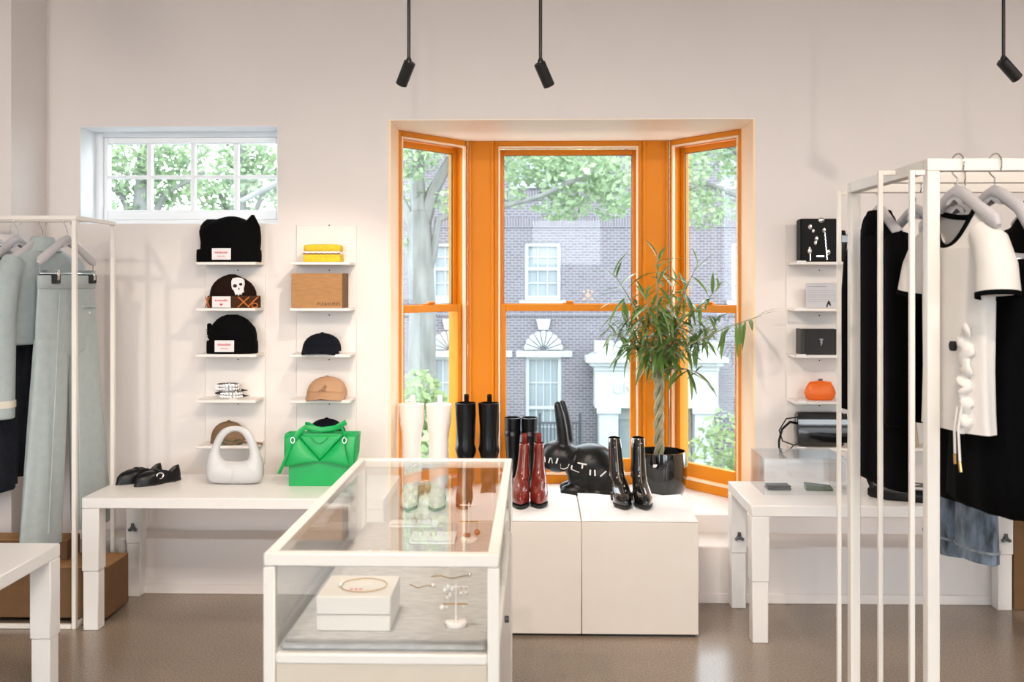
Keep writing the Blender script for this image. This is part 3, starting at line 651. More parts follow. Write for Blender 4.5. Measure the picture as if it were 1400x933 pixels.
# plain black beanie
b0 = 482.5
T, hd = beanie(317.5, 2, [(.0, -.110, .110)] + [(zrow(b0, v), (l - 317.5) * K, (r - 317.5) * K) for v, l, r in ((467, 284, 351.5), (456, 285, 351), (448, 287.5, 349), (442, 291.5, 344), (436, 297, 338), (432, 303, 331), (429.5, 310, 324))], ((283 - 317.5) * K, (352.5 - 317.5) * K), blackknit, blackknit, 'rounded black knit beanie with white label and side pins', 0, .062)
label_patch(T, (313 - 317.5) * K, -.0735, .010, .094, .056)
pn = MB()
for a, b in ((-32, 26), (-30, 20), (-33, 33)): pn.tube([((a - 1) * K, -.03, b * K), ((a + 2) * K, -.045, (b - 2) * K)], .0035, 6)
obj('pin', pn, silver, T); obj('side_tab', MB().bbox(-33.5 * K, -29 * K, -.02, .01, 22 * K, 41 * K, .004), blackknit, T)
# caps
def cap(p, label, m, mstitch=None, w=.11, h=.10, d=.085, tilt=0, rz=0, brim=.07, emblem=False):
    T = thing('baseball_cap', label, 'hat', p, rz)
    rg = []
    for t in [0, .15, .35, .55, .72, .86, .95, .995]: rg.append(ring(0, .01 * t, .012 + h * .88 * t, w * (1 - t ** 2.6) ** .5, d * (1 - t ** 2.6) ** .5, 32))
    obj('crown', MB().loft(rg), m, T, 60)
    def bf(u, v):
        t = lerp(-1.25, 1.25, u); r0 = 1.0; x = w * .99 * sin(t); y = -d * .99 * cos(t); ext_ = brim * cos(t) ** .8 if cos(t) > 0 else 0
        return (x * (1 + .06 * v), y - ext_ * v, .024 + .018 * cos(t) * (1 - .4 * v) - .020 * v - .016 * v * abs(sin(t)))
    mb = MB().grid(bf, 20, 6); o = obj('brim', mb, m, T, 60); sm = o.modifiers.new('t', 'SOLIDIFY'); sm.thickness = .004
    obj('button', MB().sphere((0, .01, .012 + h * .885), (.009, .009, .004), 10, 6), m, T)
    if emblem:
        e = MB()
        for cx, cz, r_ in ((-.012, .034, .010), (.0, .046, .008), (.006, .060, .006)):
            pts = [(cx + r_ * cos(t), -d * (1 - ((cz) / h) ** 2.6) ** .5 * (1 - (cx / w) ** 2) ** .5 - .003, cz + r_ * sin(t) + .006) for t in [2 * pi * i / 12 for i in range(13)]]
            e.tube(pts, .0015, 5)
        o = obj('embroidered_emblem', e, mstitch, T); o['label'] = 'brown embroidered looped emblem'
    return T
cap(sp(440, 2), 'navy blue cotton cap on the shelf below the cardboard box', navy, w=.094, h=.098, d=.078, brim=.055)
cap(sp(447, 3), 'tan cotton cap with a looped emblem', tan, tandark, w=.098, h=.108, d=.080, brim=.060, emblem=True)
cap(sp(446, 4), 'dark navy cap behind the handles of the green bag', navy, w=.10, h=.125, d=.075, brim=.05)
cap(sp(312, 4, SY - .070), 'brown suede cap behind the handle of the white bag', brownleather, w=.085, h=.105, d=.050, brim=.002)
p = sp(316, 4, SY - .155); T = thing('sunglasses', 'brown sunglasses lying beside the brown suede cap', 'sunglasses', (p.x, p.y, SH[4] + .0012))
obj('front_frame', MB().tube([(-.07 + .14 * i / 10, .0, .014 + .006 * sin(i * .9)) for i in range(11)], .006, 8, .5), brownleather, T)
obj('temple', MB().tube([(.068, 0, .014), (.10, .004, .014), (.150, .006, .008)], [.006, .005, .006], 8), brownleather, T)
obj('temple', MB().tube([(-.068, 0, .014), (-.066, .012, .012), (.0, .014, .010)], [.006, .005, .006], 8), brownleather, T)
for s_ in (-1, 1): obj('lens', MB().prism_y([(s_ * .034 + .026 * cos(t), .016 + .014 * sin(t)) for t in [2 * pi * i / 16 for i in range(16)]], .0015, .0035), olive, T)
# silver studded cuffs
p = sp(314, 3); T = thing('silver_cuff', 'stacked silver studded cuff bracelet with black spikes', 'bracelet', (p.x, p.y, SH[3] + .0015))
for cx, z0, r_ in ((.012, .0, .054), (-.006, .038, .056)):
    pts = []
    bd = obj('band', MB().loft([[(cx + rr * cos(t), rr * .8 * sin(t), z) for t in [2 * pi * i / 40 for i in range(40)]] for rr, z in ((r_, z0), (r_, z0 + .034), (r_ - .004, z0 + .034), (r_ - .004, z0), (r_, z0))], False, False), silver, T)
    st = MB()
    for i in range(22):
        t = 2 * pi * i / 22
        for z in (.009, .024): st.sphere((cx + r_ * cos(t), r_ * .8 * sin(t), z0 + z), .006, 6, 4)
    obj('studs', st, silver, bd)
spk = MB()
for a, z in ((pi, .022), (-.25, .04), (-2.7, .03), (-.05, .012)): spk.tube([(.012 + .052 * cos(a), .045 * sin(a), z), (.012 + .085 * cos(a), .07 * sin(a), z)], [.008, .001], 8)
obj('spikes', spk, blackgloss, T)
# yellow layer cake pouch
p = sp(442.5, 0); T = thing('sandwich_pouch', 'yellow pouch shaped like a filled sponge sandwich', 'pouch', p)
hw = 25.2 * K
def slab_(z0, z1, b): return MB().bbox(-hw, hw, -.05, .05, z0, z1, b, 3)
obj('lower_sponge', slab_(0, .036, .005), yellow, T, 60); obj('cream_layer', MB().bbox(-hw + .003, hw - .003, -.047, .047, .0365, .052, .003), cream, T)
obj('upper_sponge', MB().loft([ring(0, 0, z, a, b, 40, .25) for z, a, b in ((.0525, hw - .004, .046), (.056, hw, .05), (.076, hw, .05), (.083, hw - .004, .047), (.086, hw * .6, .03))]), yellow, T, 60)
obj('jam_line', MB().tube([(lerp(-hw, hw, i / 24), -.0485, .0405 + .0016 * sin(i * 1.7)) for i in range(25)], .0025, 6), brownfill, T)
# cardboard box with printed name
p = sp(437.5, 1); T = thing('cardboard_box', 'brown cardboard shoe box with dark printed name on the shelf', 'box', p)
hw = 36 * K; hh = 47 * K
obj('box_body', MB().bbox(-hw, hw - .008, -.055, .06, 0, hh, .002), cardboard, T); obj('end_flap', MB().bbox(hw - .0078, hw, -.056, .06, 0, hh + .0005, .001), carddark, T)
t = text_mb('PLEASURES', .021, .0004, 1.12); t.xf(Matrix.Translation((hw * .42, -.0556, .012))); o = obj('lettering', t, cardink, T, None); o['label'] = 'dark printed capital letters'

# ------------------------------------------------------------------ things on the left table
def on_table(u, v, z=TZ): p = PZ(u, v, z); return p
def shoe_outline(t, L, Wd):
    """foot outline, toe toward -y, heel at +y; t 0..1 around"""
    a = 2 * pi * t; y = -cos(a) * L / 2; s_ = sin(a)
    k = (y / L + .5); w = Wd * (.80 + .28 * math.exp(-((k - .30) / .20) ** 2) - .10 * math.exp(-((k - .62) / .14) ** 2))
    return s_ * w * .5 * (1 if abs(s_) > 0 else 1), y
def flat_shoe(p, rz, label, buckle_side):
    T = thing('loafer', label, 'shoe', p, rz, 'black loafers with silver buckles'); n = 36; L, Wd = .235, .082
    base = [shoe_outline(i / n, L, Wd) for i in range(n)]
    obj('sole', MB().prism([(x * 1.03, y * 1.02) for x, y in base], .0, .007), rubber, T); obj('heel', MB().prism([(x * .9, .075 + y * .32) for x, y in base], .0005, .0065), rubber, T)
    rg = [[(x, y, .0072) for x, y in base]]
    op = [(.62 * x * .9, .042 + y * .56) for x, y in base]
    for t in (.25, .5, .75, 1.0):
        r_ = []
        for (x, y), (ox, oy) in zip(base, op):
            k = (y / L + .5); top = lerp(.056, .050, k) + .014 * max(0, (k - .66) / .34) - .014 * math.exp(-((k - .62) / .16) ** 2)
            tt = t; hz = .007 + top * math.sin(tt * pi / 2) ** .8 if k < .5 else .007 + top * tt
            hb = 1 - (1 - tt) ** 1.0; xx = lerp(x, ox, tt ** 2.2); yy = lerp(y, oy, tt ** 2.0)
            r_.append((xx, yy, hz))
        rg.append(r_)
    last = rg[-1]; rg.append([(x * .9, .042 + (y - .042) * .93, z - .003) for x, y, z in last]); rg.append([(x * .85, .042 + (y - .042) * .9, .012) for x, y, z in last])
    obj('upper', MB().loft(rg), blackleather, T, 60)
    obj('strap', MB().tube([(.038 * cos(t), -.012 - .004 * sin(t), .030 + .036 * sin(t)) for t in [pi * i / 10 for i in range(11)]], .010, 8, .3, up=(0, 1, 0)), blackleather, T)
    bx_ = .036 * buckle_side
    o = obj('buckle', MB().tube([(bx_, -.012 + .017 * cos(t), .040 + .013 * sin(t)) for t in [2 * pi * i / 14 for i in range(15)]], .0035, 6), silver, T); o['label'] = 'oval silver buckle'
    return T
for u, v, lab, bs in ((191, 666.5, 'black loafer turned toward the rack of sage clothes', -1), (216, 669, 'black loafer with buckle turned toward the white bag', 1)):
    q_ = on_table(u, v - 8); flat_shoe((q_.x, q_.y, TZ + .0008), R(-38), lab, bs)
# white curved handbag: one closed loop with swollen base
p = on_table(319, 663.5); T = thing('handbag', 'white leather handbag with a rounded arched handle', 'bag', (p.x, p.y + .03, TZ + .0008)); kk = 4.66 / F
ax = lambda u: (u - 319) * kk; az = lambda v: (664.5 - v) * kk
outer = [(319, 585), (333, 587.5), (343, 597), (350, 613), (356, 630), (358.5, 645), (357, 657), (350, 663), (338, 664.5), (319, 664.8), (300, 664.5), (287, 663), (281, 657), (278.8, 645), (281, 630), (287, 613), (294.5, 597), (305, 587.5)]
inner = [(319, 592.5), (327, 595), (333, 602), (337.5, 613), (339, 623), (337, 630), (332, 633), (326, 634), (322, 634), (319, 634), (315, 634), (311, 634), (305.5, 633), (301, 630), (297.5, 623), (298.5, 613), (304, 602), (311, 595)]
def smoothc(pts, n):
    m_ = len(pts); o_ = []
    for i in range(n):
        t = i * m_ / n; k = int(t); f = t - k; P = [Vector(pts[(k + j) % m_]) for j in (-1, 0, 1, 2)]
        o_.append(.5 * ((2 * P[1]) + (-P[0] + P[2]) * f + (2 * P[0] - 5 * P[1] + 4 * P[2] - P[3]) * f * f + (-P[0] + 3 * P[1] - 3 * P[2] + P[3]) * f ** 3))
    return o_
so, si = smoothc(outer, 64), smoothc(inner, 64); rg = []
for a, b in zip(so, si):
    A = Vector((ax(a.x), 0, az(a.y))); Bb = Vector((ax(b.x), 0, az(b.y))); c = (A + Bb) / 2; h = (A - Bb) / 2; th = min(.045, max(.011, h.length * .85))
    rg.append([c + h * cos(t) + Vector((0, th * (abs(sin(t)) ** .8) * math.copysign(1, sin(t)), 0)) for t in [2 * pi * i / 16 for i in range(16)]])
rg.append(rg[0]); obj('bag_body', MB().loft(rg, False, False), whiteleather, T, 180)
obj('zip', MB().tube([(ax(lerp(303, 334, i / 10)), -.004, az(634.3)) for i in range(11)], .0016, 5), whitemetal, T)
obj('seam', MB().tube([(0, -.0445, az(640 + i * 2.2)) for i in range(11)], .0008, 5), whiteleather, T)
# green folded handbag
p = on_table(438, 665.5); T = thing('handbag', 'bright green folded leather handbag with straps', 'bag', (p.x, p.y + .06, TZ + .0008)); kk = 4.62 / F
gx = lambda u: (u - 438.5) * kk; gz_ = lambda v: (666.7 - v) * kk
def gp(cu, cv): return gx(375 + cu / 8.115), gz_(565 + cv / 8.115)
hb = gp(160, 825)[0]; 
rg = [[(-w, -d, z), (0, -d - f, z), (w, -d, z), (w + s_, 0, z), (w, d, z), (0, d, z), (-w, d, z), (-w - s_, 0, z)] for z, w, d, f, s_ in ((0, -hb, .055, 0, .0), (.09, -hb * 1.0, .060, .004, .006), (.15, -hb * 1.02, .055, .0, .02), (.235, .166, .045, -.006, .0), (.233, .158, .040, -.006, 0), (.17, .14, .03, 0, 0))]
obj('bag_body', MB().loft(rg), green, T, 20)
def flap(pts_top, pts_bot, out, m=green, nm='folded_flap', yb=-.060):
    n = len(pts_top) - 1
    def fn(u, v):
        k = u * n; i = min(n - 1, int(k)); f = k - i
        a = [lerp(pts_top[i][j], pts_top[i + 1][j], f) for j in (0, 1)]; b = [lerp(pts_bot[i][j], pts_bot[i + 1][j], f) for j in (0, 1)]
        x, z = gp(lerp(a[0], b[0], v), lerp(a[1], b[1], v)); return (x, yb - out * sin(pi * min(1, v * .62 + .0)) * (.25 + .75 * sin(pi * min(1, max(0, .12 + .76 * u)))), z)
    o = obj(nm, MB().grid(fn, 14, 8), m, T, 60); sm = o.modifiers.new('t', 'SOLIDIFY'); sm.thickness = .004; sm.offset = 0
flap([(115, 262), (190, 250), (265, 268), (390, 400), (515, 532)], [(128, 606), (215, 590), (310, 566), (410, 548), (515, 540)], .030)
flap([(915, 262), (840, 250), (765, 268), (640, 400), (515, 532)], [(902, 606), (815, 590), (720, 566), (620, 548), (515, 540)], .030)
flap([(270, 262), (390, 258), (515, 258), (640, 258), (760, 262)], [(512, 525), (513, 528), (515, 530), (517, 528), (518, 525)], .012)
def strap(pts, nm='strap', r=.013, y=None, fl_=.22, m=green):
    P = [(gp(a, b)[0], yy, gp(a, b)[1]) for a, b, yy in pts]; obj(nm, MB().tube(P, r, 10, fl_, up=(0, 0, 1)), m, T, 60)
strap([(215, 330, -.078), (200, 385, -.086), (150, 500, -.092), (100, 610, -.092), (68, 672, -.088)], 'hanging_strap', .010, fl_=.3)
strap([(800, 330, -.078), (815, 400, -.092), (835, 480, -.094), (855, 560, -.09)], 'hanging_strap', .010, fl_=.3)
strap([(245, 290, -.080), (270, 240, -.075), (300, 205, -.06), (335, 175, -.045), (400, 190, -.03), (520, 205, -.03), (640, 190, -.03), (740, 165, -.045), (770, 210, -.065), (790, 270, -.078), (800, 330, -.08)], 'handle', .012)
strap([(300, 170, .03), (340, 160, .01), (430, 205, .0), (520, 222, .0), (620, 215, .0), (720, 160, .01), (760, 140, .03)], 'handle', .012)
for c_, d_ in (((225, 300), 1), ((800, 300), -1)):
    x, z = gp(*c_); o = obj('buckle', MB().tube([(x + .009 * cos(t), -.093, z + .013 * sin(t)) for t in [2 * pi * i / 12 for i in range(13)]], .0028, 6), chrome, T); o['label'] = 'silver strap buckle'
obj('edge_trim', MB().tube([(gp(410 + 200 * i / 12, 0)[0], -.074, gp(0, 270 + 75 * sin(pi * i / 12))[1]) for i in range(13)], .0015, 5), greendk, T)

# ------------------------------------------------------------------ boots
def boot(p, rz, label, m, Ht, shaft, L=.25, Wd=.085, heel=.035, group=None, zipper=False, tab=False, crease=0, lean=0, toe=1.0, band=False, zside=0, flare=0):
    """toe toward -y; shaft: (z, half width x, half depth y, centre y) rows above the ankle"""
    T = thing('boot', label, 'boot', p, rz, group); n = 32
    base = [shoe_outline(i / n, L, Wd) for i in range(n)]
    def foot(z, k, front, back, w):                   # footprint squeezed between front and back
        r_ = []
        for x, y in base:
            t = y / L + .5; r_.append((x * w, lerp(front, back, t), z))
        return r_
    f0, b0_ = -L / 2, L / 2
    ycen = b0_ - .055
    rows = [foot(heel * .3 + .006, 0, f0, b0_, .96), foot(heel * .3 + .02, 0, f0 - .003, b0_ + .002, 1.02), foot(heel * .6 + .028, 0, f0 + .006, b0_ + .003, 1.0), foot(heel + .030, 0, f0 + .035 * toe, b0_ + .002, .96), foot(heel + .045, 0, f0 + .075 * toe, b0_ - .002, .90),
            foot(heel + .062, 0, f0 + .105 * toe, b0_ - .006, .84)]
    for i, (z, hx, hy, cy) in enumerate(shaft):
        rr = ring(lean * z, ycen + cy, z, hx, hy, n, 1, crease, 5, i * 1.9)
        rr = rr[n // 4 * 3:] + rr[:n // 4 * 3]        # start at -y like the outline
        rows.append(rr)
    top = rows[-1]; c = Vector((sum(v[0] for v in top) / n, sum(v[1] for v in top) / n, 0))
    if flare: rows[-1] = [(x, y, z + flare * ((y - c.y) / .06) ** 2 * .006) for x, y, z in top]; top = rows[-1]
    rows.append([(c.x + (x - c.x) * .93, c.y + (y - c.y) * .93, z + .001) for x, y, z in top]); rows.append([(c.x + (x - c.x) * .88, c.y + (y - c.y) * .88, z - .06) for x, y, z in top])
    obj('upper', MB().loft(rows), m, T, 70)
    so_ = MB().loft([[(x * .98, y, .0 + (heel * max(0, (y / L + .05)) * 1.25 if heel > .02 else 0)) for x, y in base], [(x * 1.02, y * 1.01, .012 + (heel * max(0, (y / L + .05)) * 1.25 if heel > .02 else 0)) for x, y in base]])
    obj('sole', so_, rubber, T)
    hl = [(x * .9, b0_ - .035 + y * .27) for x, y in base]; obj('heel', MB().loft([[(x * .9, y, 0) for x, y in hl], [(x, y, heel + .004) for x, y in hl]]), rubber, T)
    if zipper:
        zp = MB(); rws = rows[3:-3]; k = zside
        pts = [Vector(r_[k]) for r_ in rows[5:-2]]; pts = [q_ + (Vector((0, -1, 0)) * .0025) for q_ in pts]; zp.tube(pts, .004, 6, .5)
        obj('zip', zp, zipm, T)
    if tab:
        q_ = Vector(top[n // 2]); tb_ = MB().tube([q_ + Vector((dx, dy, dz)) for dx, dy, dz in ((0, .004, -.05), (0, .005, 0), (0, .002, .030), (0, -.008, .038), (0, -.016, .030), (0, -.012, -.0), (0, -.009, -.045))], .012, 8, .25, up=(1, 0, 0)); obj('pull_tab', tb_, m, T)
    if band:
        z = Ht * .80; q2 = min(shaft, key=lambda s_: abs(s_[0] - z))
        bd = MB().loft([ring(lean * z, ycen + q2[3], z + dz, q2[1] * s_, q2[2] * s_, n) for dz, s_ in ((-.012, 1.02), (-.010, 1.05), (.010, 1.05), (.012, 1.02))]); obj('strap', bd, m, T)
        obj('buckle', MB().bbox(-.011, .011, ycen + q2[3] - q2[2] * 1.09, ycen + q2[3] - q2[2] * 1.04, z - .012, z + .012, .003), darkmetal, T)
    return T
SEAT = bz0 + .0005
# cream wide shaft boots
gC = 'pair of cream boots'
for u, lb in ((562, 'cream leather boot standing next to the orange jamb'), (599.5, 'cream leather boot standing next to the tall slouched black boots')):
    p = PY(u, 600, 5.27); boot((p.x, 5.22, SEAT), R(0), lb, creamleather, .54, [(.12, .05, .062, 0), (.20, .052, .060, 0), (.30, .050, .058, 0), (.36, .052, .058, 0), (.42, .062, .064, 0), (.48, .064, .066, 0), (.515, .066, .068, 0)], group=gC, tab=True, crease=.03)
gB = 'pair of tall black boots with pull tabs'
for u, ln, lb in ((636, .0, 'tall slouched black boot next to the cream boots'), (668, .0, 'tall slouched black boot next to the slim black knee boots')):
    p = PY(u, 600, 5.30); boot((p.x, 5.27, SEAT), R(0), lb, blackleather, .52, [(.12, .046, .062, 0), (.17, .044, .058, 0), (.20, .052, .062, 0), (.225, .043, .055, 0), (.26, .052, .060, 0), (.275, .0545, .062, 0), (.30, .049, .056, 0), (.38, .050, .058, 0), (.46, .052, .060, 0), (.515, .0545, .062, 0)], group=gB, tab=True, crease=.05, lean=ln)
gD = 'pair of knee high black boots with strap'
for u, ln, lb in ((700.5, -.0, 'slim black knee boot next to the slouched boots'), (724, 0, 'slim black knee boot next to the rabbit figure')):
    p = PY(u, 600, 5.52); boot((p.x, 5.50, SEAT), R(0), lb, blackleather, .41, [(.12, .036, .055, 0), (.20, .035, .048, 0), (.28, .040, .050, 0), (.34, .043, .054, 0), (.375, .044, .055, 0), (.41, .045, .056, 0)], group=gD, band=True, lean=ln, L=.23, Wd=.075)
gR = 'pair of oxblood ankle boots'
def pin_plinth(u, v): p = PZ(u, v, PLZ + .01); return p
for u, v, ln, lb in ((711.5, 697, .06, 'shiny oxblood ankle boot nearest the glass case'), (737, 696, .0, 'shiny oxblood ankle boot nearest the rabbit figure')):
    p = pin_plinth(u, v); boot((p.x, p.y + .115, PLZ + .012), R(0), lb, redleather, .275, [(.115, .034, .050, -.004), (.15, .028, .043, 0), (.19, .025, .040, .004), (.24, .0235, .040, .006), (.262, .0235, .041, .007)], L=.225, Wd=.079, heel=.045, group=gR, zipper=True, tab=True, lean=ln, zside=1)
gP = 'pair of black patent ankle boots'
for u, v, rz_, ln, lb in ((852, 697, 6, -.06, 'black patent ankle boot nearest the rabbit figure'), (880.5, 697, 6, .0, 'black patent ankle boot nearest the plant pot')):
    p = pin_plinth(u, v); boot((p.x, p.y + .115, PLZ + .012), R(rz_), lb, patent, .29, [(.115, .036, .050, -.004), (.15, .034, .045, 0), (.19, .031, .043, .004), (.24, .030, .042, .006), (.285, .029, .040, .007)], L=.235, Wd=.082, heel=.03, group=gP, zipper=True, lean=ln, crease=.03, zside=0, flare=1)

# ------------------------------------------------------------------ rabbit figure
RY = 5.42; p = PY(790, 640, RY); kk = RY / F
T = thing('rabbit_figure', 'satin black rabbit figure with white letters on its side', 'figure', (p.x, RY, SEAT))
def rp_(cu, cv): a = PY(735 + cu / 6.664, 540 + cv / 6.664, RY); return a.x - p.x, a.z - SEAT
def el(mb, cu, cv, ru, rv, dy, ry): x, z = rp_(cu, cv); s_ = kk / 6.664; mb.sphere((x, dy, z), (ru * s_, ry, rv * s_), 24, 16)
rb = MB()
el(rb, 178, 560, 160, 148, 0, .092); el(rb, 240, 560, 150, 130, 0, .095)
el(rb, 480, 640, 240, 200, 0, .115); el(rb, 560, 720, 220, 190, 0, .12); el(rb, 420, 740, 150, 130, 0, .10)
el(rb, 330, 860, 130, 70, -.05, .045); el(rb, 330, 860, 130, 70, .05, .045); el(rb, 560, 880, 190, 60, 0, .11)
for dy, dx in ((-.030, 0), (.034, 48)):
    x0, z0 = rp_(240 + dx, 470); x1, z1 = rp_(220 + dx, 300); x2, z2 = rp_(180 + dx, 85)
    rb.tube([(x0, dy, z0), (lerp(x0, x1, .5) , dy, lerp(z0, z1, .5)), (x1, dy, z1), (lerp(x1, x2, .5) + .002, dy, lerp(z1, z2, .5)), (x2, dy, z2)], [.030, .031, .030, .027, .020], 14); rb.sphere((x2, dy, z2), .0205, 12, 8)
rb.v = [(x, y, max(z, .002)) for x, y, z in rb.v]
bme = bake(rb, rabbitblack, .0065, 8); body = obj('rabbit_body', bme, None, T)
from mathutils.bvhtree import BVHTree
bv = BVHTree.FromPolygons([v.co for v in bme.vertices], [list(f.vertices) for f in bme.polygons])
strokes = [((62, 545), (68, 595)), ((98, 598), (112, 552), (126, 555), (132, 598)), ((180, 552), (165, 600)), ((205, 605), (207, 648), (235, 655), (270, 640), (282, 605)), ((308, 618), (305, 655), (372, 675)), ((358, 592), (438, 602)), ((402, 600), (396, 640)), ((470, 648), (468, 698)), ((510, 650), (512, 702)), ((612, 662), (558, 706))]
lt = MB()
for st in strokes:
    pts = []
    for (a, b) in zip(st, st[1:]):
        for i in range(7):
            x, z = rp_(lerp(a[0], b[0], i / 6), lerp(a[1], b[1], i / 6)); h = bv.ray_cast(Vector((x, -.4, z)), Vector((0, 1, 0)))
            if h[0]: pts.append(h[0] + Vector((0, -.0015, 0)))
    if len(pts) > 2: lt.tube(pts, .0042, 6, .35, up=(0, 0, 1))
o = obj('lettering', lt, paper, body); o['label'] = 'white hand cut letters'; o['kind'] = 'stuff'

# ------------------------------------------------------------------ potted plant with a plaited trunk
PP = PY(902.5, 660, 5.43); T = thing('potted_plant', 'narrow leaved fig tree with plaited trunk in a glossy black pot', 'plant', (PP.x, PP.y, SEAT)); kk = 5.43 / F
pr_ = 37 * kk; ph = .255
pot = obj('pot', MB().lathe([(pr_ * .62, 0), (pr_ * .78, .01), (pr_ * .93, .06), (pr_ * 1.0, .13), (pr_ * 1.0, .19), (pr_ * .95, ph), (pr_ * .90, ph), (pr_ * .92, ph - .04), (pr_ * .9, .12), (.01, .11)], n=48), blackgloss, T, 60)
obj('soil', MB().lathe([(pr_ * .93, ph - .055), (pr_ * .6, ph - .048), (.01, ph - .045)], n=32, cap0=False), soil, T)
obj('label_sticker', MB().bbox(-.052, -.024, -pr_ * .965, -pr_ * .955, .19, .205, .001), paper, pot)
def pl(u, v, dy=0): a = PY(u, v, PP.y + dy); return Vector((a.x - PP.x, dy, a.z - SEAT))
zb, zt = ph - .06, pl(900, 515).z
for k in range(3):
    obj('trunk', MB().tube([(-.006 + .016 * cos(2 * pi * k / 3 + i * .42), .016 * sin(2 * pi * k / 3 + i * .42) * .9, lerp(zb, zt, i / 28)) for i in range(29)], .0125, 8), bark, T)
rng = random.Random(11)
tips = [(838, 372, -.05, 1), (900, 352, .02, 1), (898, 345, -.1, 0), (955, 358, -.02, 1), (985, 392, .05, 1), (1040, 432, -.46, 2), (880, 400, -.12, 0), (925, 380, .08, 0), (850, 430, .05, 0), (870, 470, -.1, 0), (940, 430, -.14, 0), (965, 470, -.05, 0), (905, 430, .1, 0), (838, 455, -.05, 0), (985, 440, .0, 0), (920, 460, -.15, 0), (895, 475, -.1, 0), (955, 510, -.12, 0)]
def leaf_mesh(L, w, bend):
    mb = MB(); n = 6
    for i in range(n + 1):
        t = i / n; ww = w * (sin(pi * min(1, t * .94 + .03)) ** .8) * (1 - .25 * t); z = -bend * t * t * L
        mb.v += [(L * t, -ww, z + ww * .25), (L * t, 0, z), (L * t, ww, z + ww * .25)]
    for i in range(n):
        a = i * 3; mb.f += [(a, a + 1, a + 4, a + 3), (a + 1, a + 2, a + 5, a + 4)]
    return mesh_of('leaf', mb, leafg, 180)
lms = [leaf_mesh(.15, .0125, .25), leaf_mesh(.18, .0135, .45), leaf_mesh(.13, .012, .12), leaf_mesh(.20, .0125, .35)]
nl = 0
for (u, v, dy, kind) in tips:
    tip = pl(u, v, dy); k = rng.randrange(3); ang = 2 * pi * k / 3
    st = Vector((-.006 + .015 * cos(ang), .015 * sin(ang), zt - .03)); mid = st.lerp(tip, .45) + Vector((0, 0, .05)); mid.x = lerp(st.x, tip.x, .33)
    P_ = [st, st.lerp(mid, .5) + Vector((0, 0, .02)), mid, mid.lerp(tip, .5) + Vector((0, 0, .01)), tip]
    obj('branch', MB().tube(P_, [.0055, .0048, .004, .003, .0016], 6), bark, T)
    m_ = 17 if kind == 0 else 15
    for i in range(m_):
        t = lerp(.42, 1.0, (i + .5) / m_) if kind != 2 else lerp(.55, 1, (i + .5) / m_); f = t * 4; a = min(3, int(f)); q_ = P_[a].lerp(P_[a + 1], f - a)
        dirv = (P_[a + 1] - P_[a]).normalized()
        az_ = rng.uniform(0, 2 * pi); el_ = rng.gauss(-.25, .45) if t < .93 else rng.gauss(.7, .4)
        dv = (Vector((cos(az_), sin(az_), sin(el_) * 1.3)) + dirv * (.5 if t < .9 else 1.2)).normalized()
        tip_ = q_ + dv * .21
        if tip_.x + PP.x > bx1 - .05 and max(tip_.y, q_.y) + PP.y > WY - .03: dv = Vector((-abs(dv.x) * .3, -abs(dv.y) - .3, dv.z)).normalized()
        o = obj('leaf', rng.choice(lms), None, T, loc=q_); qq = dv.to_track_quat('X', 'Z'); o.rotation_mode = 'QUATERNION'; o.rotation_quaternion = qq; s_ = rng.uniform(.75, 1.15) * (1 if t < .93 else .7); o.scale = (s_,) * 3; nl += 1
small = MB()
for _ in range(190):                                  # the many smaller leaves in the thick of the crown
    while True:
        d_ = Vector((rng.uniform(-1, 1), rng.uniform(-1, 1), rng.uniform(-1, 1)))
        if d_.length < 1: break
    q_ = pl(902, 448) + Vector((d_.x * .27, d_.y * .17, d_.z * .21)); az_ = rng.uniform(0, 2 * pi)
    dv = Vector((cos(az_), sin(az_), rng.gauss(-.1, .5))).normalized(); Mx = Matrix.Translation(q_) @ dv.to_track_quat('X', 'Z').to_matrix().to_4x4() @ Matrix.Scale(rng.uniform(.55, .85), 4)
    lm = rng.choice(lms); small.add([Mx @ v.co for v in lm.vertices], [list(f.vertices) for f in lm.polygons])
o = obj('small_leaves', small, leafg, T, 180); o['kind'] = 'stuff'

# ------------------------------------------------------------------ jewellery display case
f0 = PC(359.7, 757, 2.258); f1 = PC(683, 757, 2.258); f2 = PC(701, 628, 3.47)
cx0, cx1, cy0, cy1 = f0.x, f1.x, f0.y, f2.y; CW, CD, CH = cx1 - cx0, cy1 - cy0, .90; kf = .026; dk = .690
T = thing('display_case', 'glass topped jewellery display case with white frame', 'display case', (cx0, cy0, 0)); CASE = T
for x in (0, CW - kf):
    for y in (0, CD - kf): obj('post', MB().bbox(x, x + kf, y, y + kf, 0, CH - .0295, .003), whitemetal, T)
for y in (0, CD - kf): obj('top_rail', MB().bbox(0, CW, y, y + kf, CH - .029, CH, .003), whitemetal, T)
for x in (0, CW - kf): obj('top_rail', MB().bbox(x, x + kf, kf + .0005, CD - kf - .0005, CH - .029, CH, .003), whitemetal, T)
for y in (0, CD - kf): obj('deck_rail', MB().bbox(kf + .0005, CW - kf - .0005, y + .001, y + kf, dk - .034, dk - .012, .003), whitemetal, T)
obj('deck', MB().box(kf, CW - kf, kf, CD - kf, dk - .030, dk - .0151), white, T)
obj('linen_pad', MB().bbox(kf + .004, CW - kf - .004, kf + .004, CD - kf - .004, dk - .0149, dk, .006), linen, T)
obj('cabinet_panel', MB().bbox(kf + .0005, CW - kf - .0005, .008, .018, .06, dk - .0345, .001), mat('cabinet laminate', (.70, .60, .48), .5, var=.02), T)
obj('cabinet_panel', MB().bbox(.006, .016, kf + .0005, CD - kf - .0005, .06, dk - .035, .001), whitemetal, T)
obj('cabinet_panel', MB().bbox(kf + .0005, CW - kf - .0005, CD - .018, CD - .008, .06, dk - .035, .001), whitemetal, T)
